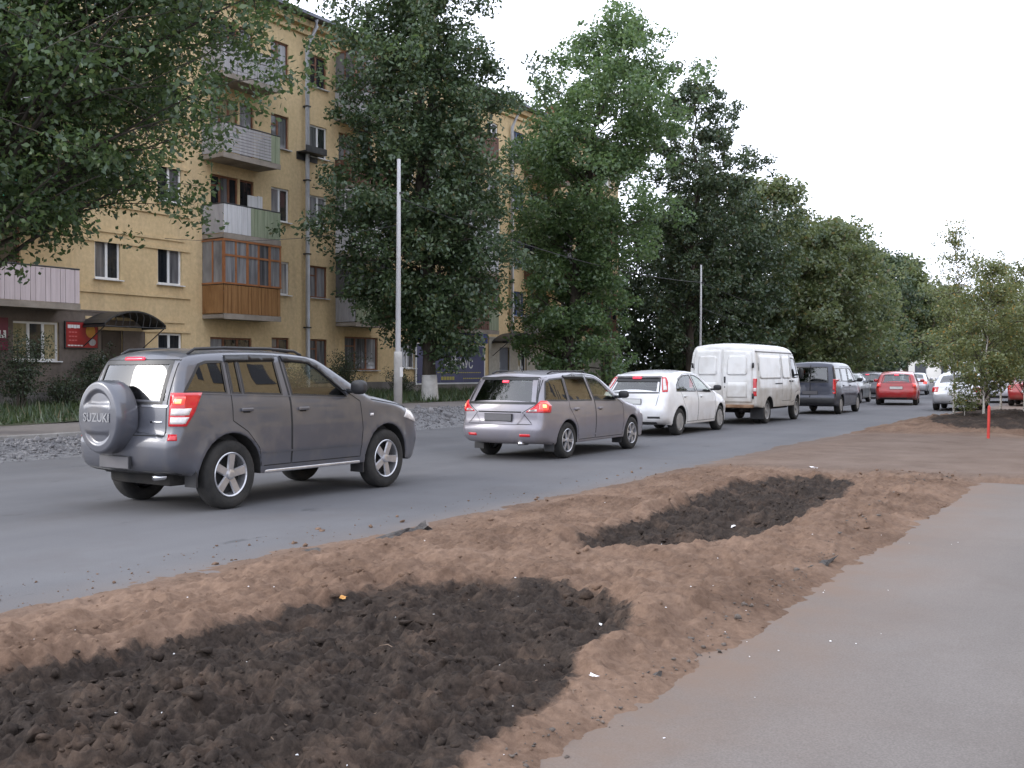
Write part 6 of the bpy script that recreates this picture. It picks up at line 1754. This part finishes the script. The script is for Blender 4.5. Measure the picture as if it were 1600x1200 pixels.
# ================================================================ street furniture and litter
M_conc = mat('pole_concrete', (0.36, 0.35, 0.34), (0.48, 0.47, 0.45), scale=2, rough=0.9, bump=0.2, bscale=20)
M_polem = mat('pole_steel', (0.40, 0.40, 0.42), (0.52, 0.52, 0.53), scale=1.5, rough=0.6, metal=0.1, stretch=(1, 1, 0.3))
M_wire = mat('cable', (0.03, 0.03, 0.035), (0.05, 0.05, 0.055), scale=2, rough=0.7)
def post(name, label, x, y, h, r0, r1, r2, low):
    z = tzs(x, y)
    e = tag(empty(name, (x, y, z)), label, 'post')
    MB().tube([(0, 0, -0.2), (0, 0, low * 0.9), (0, 0, low)], [r0, r0 * 0.97, r0 * 0.9], 12).build('base', M_conc, e, True)
    MB().tube([(0, 0, low - 0.02), (0.0, 0, low + 0.02), (0.02, 0.01, h * 0.6), (0.03, 0.02, h)], [r1, r1, (r1 + r2) / 2, r2], 10).build('shaft', M_polem, e, True)
    MB().box(-0.16, 0.18, -0.02, 0.05, h * 0.86, h * 0.86 + 0.05).build('crossarm', M_dark, e)
    MB().box(r0 * 0.9, r0 * 0.9 + 0.02, -0.07, 0.07, low * 0.55, low * 0.72).build('notice', M_white, e)
    return z + h
t1 = post('lamp_post', 'pale street post without lamp in front of the dark lime', -19.98, 25.25, 7.75, 0.135, 0.085, 0.055, 1.75)
t2 = post('lamp_post', 'thin distant post standing behind the white panel van', -19.9, 50.3, 6.7, 0.10, 0.06, 0.045, 1.7)
def wire(label, a, b, sag, r=0.010):
    a = np.array(a); b = np.array(b)
    pts = [a * (1 - u) + b * u - np.array([0, 0, 4 * sag * u * (1 - u)]) for u in np.linspace(0, 1, 24)]
    mb = MB().tube(pts, r, 5); o = mk('overhead_wire', mb.v, mb.f, M_wire); tag(o, label, 'cable', 'overhead wires')
wire('overhead wire from the downpipe shelf across to the thin-crowned tree', (FX + 0.3, 30.1, 8.75), (-21.7, 54.0, 10.2), 0.45, 0.016)
wire('overhead wire running from the near post towards the distant post', (-19.95, 25.27, t1 - 1.2), (-19.9, 50.3, t2 - 0.9), 0.5, 0.015)
wire('lower slack wire strung past the near post', (FX + 0.3, 23.0, 5.95), (-19.98, 25.25, 6.05), 0.25, 0.008)
wire('wire leaving the distant post along the tree row', (-19.9, 50.3, t2 - 0.9), (-20.2, 80.0, 6.2), 0.7, 0.012)
wire('second wire leaving the distant post lower down', (-19.9, 50.3, t2 - 2.2), (-20.2, 80.0, 5.0), 0.8, 0.012)

# red marker stake
M_stake = mat('red_stake_paint', (0.50, 0.035, 0.03), (0.60, 0.07, 0.05), scale=6, rough=0.7)
z = zs(-2.92, 23.6)
e = tag(empty('marker_stake', (-2.92, 23.6, z)), 'thin red wooden marker stake beside the white birch trunk', 'stake')
MB().tube([(0, 0, -0.15), (0.01, 0.0, 0.3), (0.015, 0.01, 0.66), (0.017, 0.01, 0.70)], [0.030, 0.028, 0.028, 0.006], 6).build('shaft', M_stake, e)

# broken asphalt at the road edge
M_chunk = mat('broken_asphalt', (0.030, 0.028, 0.028), (0.085, 0.075, 0.068), scale=14, rough=0.95, bump=0.8, bscale=40)
def chunk(label, x, y, sx, sy, sz, rz, seed, z=0.0):
    rng = np.random.default_rng(seed)
    bm = bmesh.new(); bmesh.ops.create_icosphere(bm, subdivisions=2, radius=1)
    for v in bm.verts:
        k = 1 + 0.25 * rng.normal(); v.co = Vector((v.co.x * sx * k, v.co.y * sy * k, max(-0.4, min(0.8, v.co.z)) * sz * k))
    mb = MB().bm(bm); o = mb.build('asphalt_chunk', M_chunk); o.location = (x, y, z + sz * 0.3); o.rotation_euler = (0.1, 0.15, rz)
    tag(o, label, 'rubble', 'broken asphalt at the soil edge')
chunk('dark lump of broken asphalt alone on the near road edge', -5.56, 5.95, 0.09, 0.14, 0.05, 0.3, 1)
chunk('long dark strip of broken asphalt along the road edge', -5.48, 6.72, 0.05, 0.42, 0.035, -0.05, 2, 0.03)
chunk('upturned asphalt lump ending the dark strip', -5.45, 7.25, 0.07, 0.12, 0.06, 0.8, 3, 0.04)
chunk('dark crumbled asphalt edge beside the pavement at the far pit', -2.42, 11.2, 0.05, 0.4, 0.03, 0.05, 4, 0.02)
chunk('dark crumbled asphalt sliver midway along the pavement edge', -2.02, 7.35, 0.045, 0.35, 0.035, -0.05, 5, 0.02)
chunk('small black asphalt flake low on the pavement edge', -1.93, 4.25, 0.02, 0.16, 0.02, 0.05, 6, 0.03)

# scraps of litter
M_paper = mat('white_paper', (0.72, 0.72, 0.74), (0.82, 0.82, 0.84), scale=20, rough=0.7)
M_bluepaper = mat('bluish_foil', (0.60, 0.66, 0.82), (0.74, 0.80, 0.92), scale=20, rough=0.35)
M_leafy = mat('yellow_fallen_leaf', (0.48, 0.22, 0.05), (0.62, 0.34, 0.10), scale=20, rough=0.7)
def scrap(label, x, y, s, mt, seed, name='paper_scrap', cat='litter', asp=1.0):
    rng = np.random.default_rng(seed)
    n = 4; v = []; f = []
    for i in range(n):
        for j in range(n):
            v.append((s * (i / (n - 1) - 0.5) * (1 + 0.25 * rng.normal()), s * asp * (j / (n - 1) - 0.5) * (1 + 0.25 * rng.normal()), s * 0.30 * rng.random()))
    for i in range(n - 1):
        for j in range(n - 1): f.append((i * n + j, (i + 1) * n + j, (i + 1) * n + j + 1, i * n + j + 1))
    o = mk(name, v, f, mt); o.location = (x, y, max(zs(x, y), 0.036 if x > -1.9 else -1) + 0.012 + 0.1 * s); o.rotation_euler = (0.2, 0.1, rng.uniform(0, 6))
    tag(o, label, cat, 'litter on the soil')
scrap('bluish-white foil scrap in the dark earth at the lower left', -3.55, 2.92, 0.035, M_bluepaper, 1)
scrap('orange-yellow fallen leaf at the rim of the near pit', -4.13, 4.68, 0.045, M_leafy, 2, 'fallen_leaf', 'leaf')
scrap('white paper scrap on the bank beyond the far pit', -4.0, 14.4, 0.09, M_paper, 3)
scrap('white crumpled scrap near the top of the near pit', -3.3, 5.35, 0.040, M_paper, 4)
scrap('white scrap at the right rim of the near pit', -2.55, 5.0, 0.022, M_paper, 5)
scrap('white paper sliver close to the pavement by the near pit', -2.1, 4.05, 0.036, M_paper, 6, asp=0.35)
scrap('pale scrap lying in the middle of the far pit', -3.2, 8.9, 0.045, M_paper, 7)
rng = np.random.default_rng(5)
n = 90
lx = rng.uniform(-5.0, -1.2, n); ly = 2.6 + 7 * rng.random(n) ** 1.4
lz = np.maximum(soilz(lx[None], ly[None])[0], np.where(lx > -1.9, 0.036, -1)); _cache.clear()
lz = np.array([max(zs(a, b), 0.036 if a > -1.85 else -1) for a, b in zip(lx, ly)])
V, F, k = rocks(n, np.stack([lx, ly, lz + 0.004], 1), rng.uniform(0.0025, 0.0065, n), rng, 0.5)
tag(mk('litter_specks', V, F, M_paper), 'tiny white specks of litter and grit strewn over the soil', 'litter', kind='stuff')
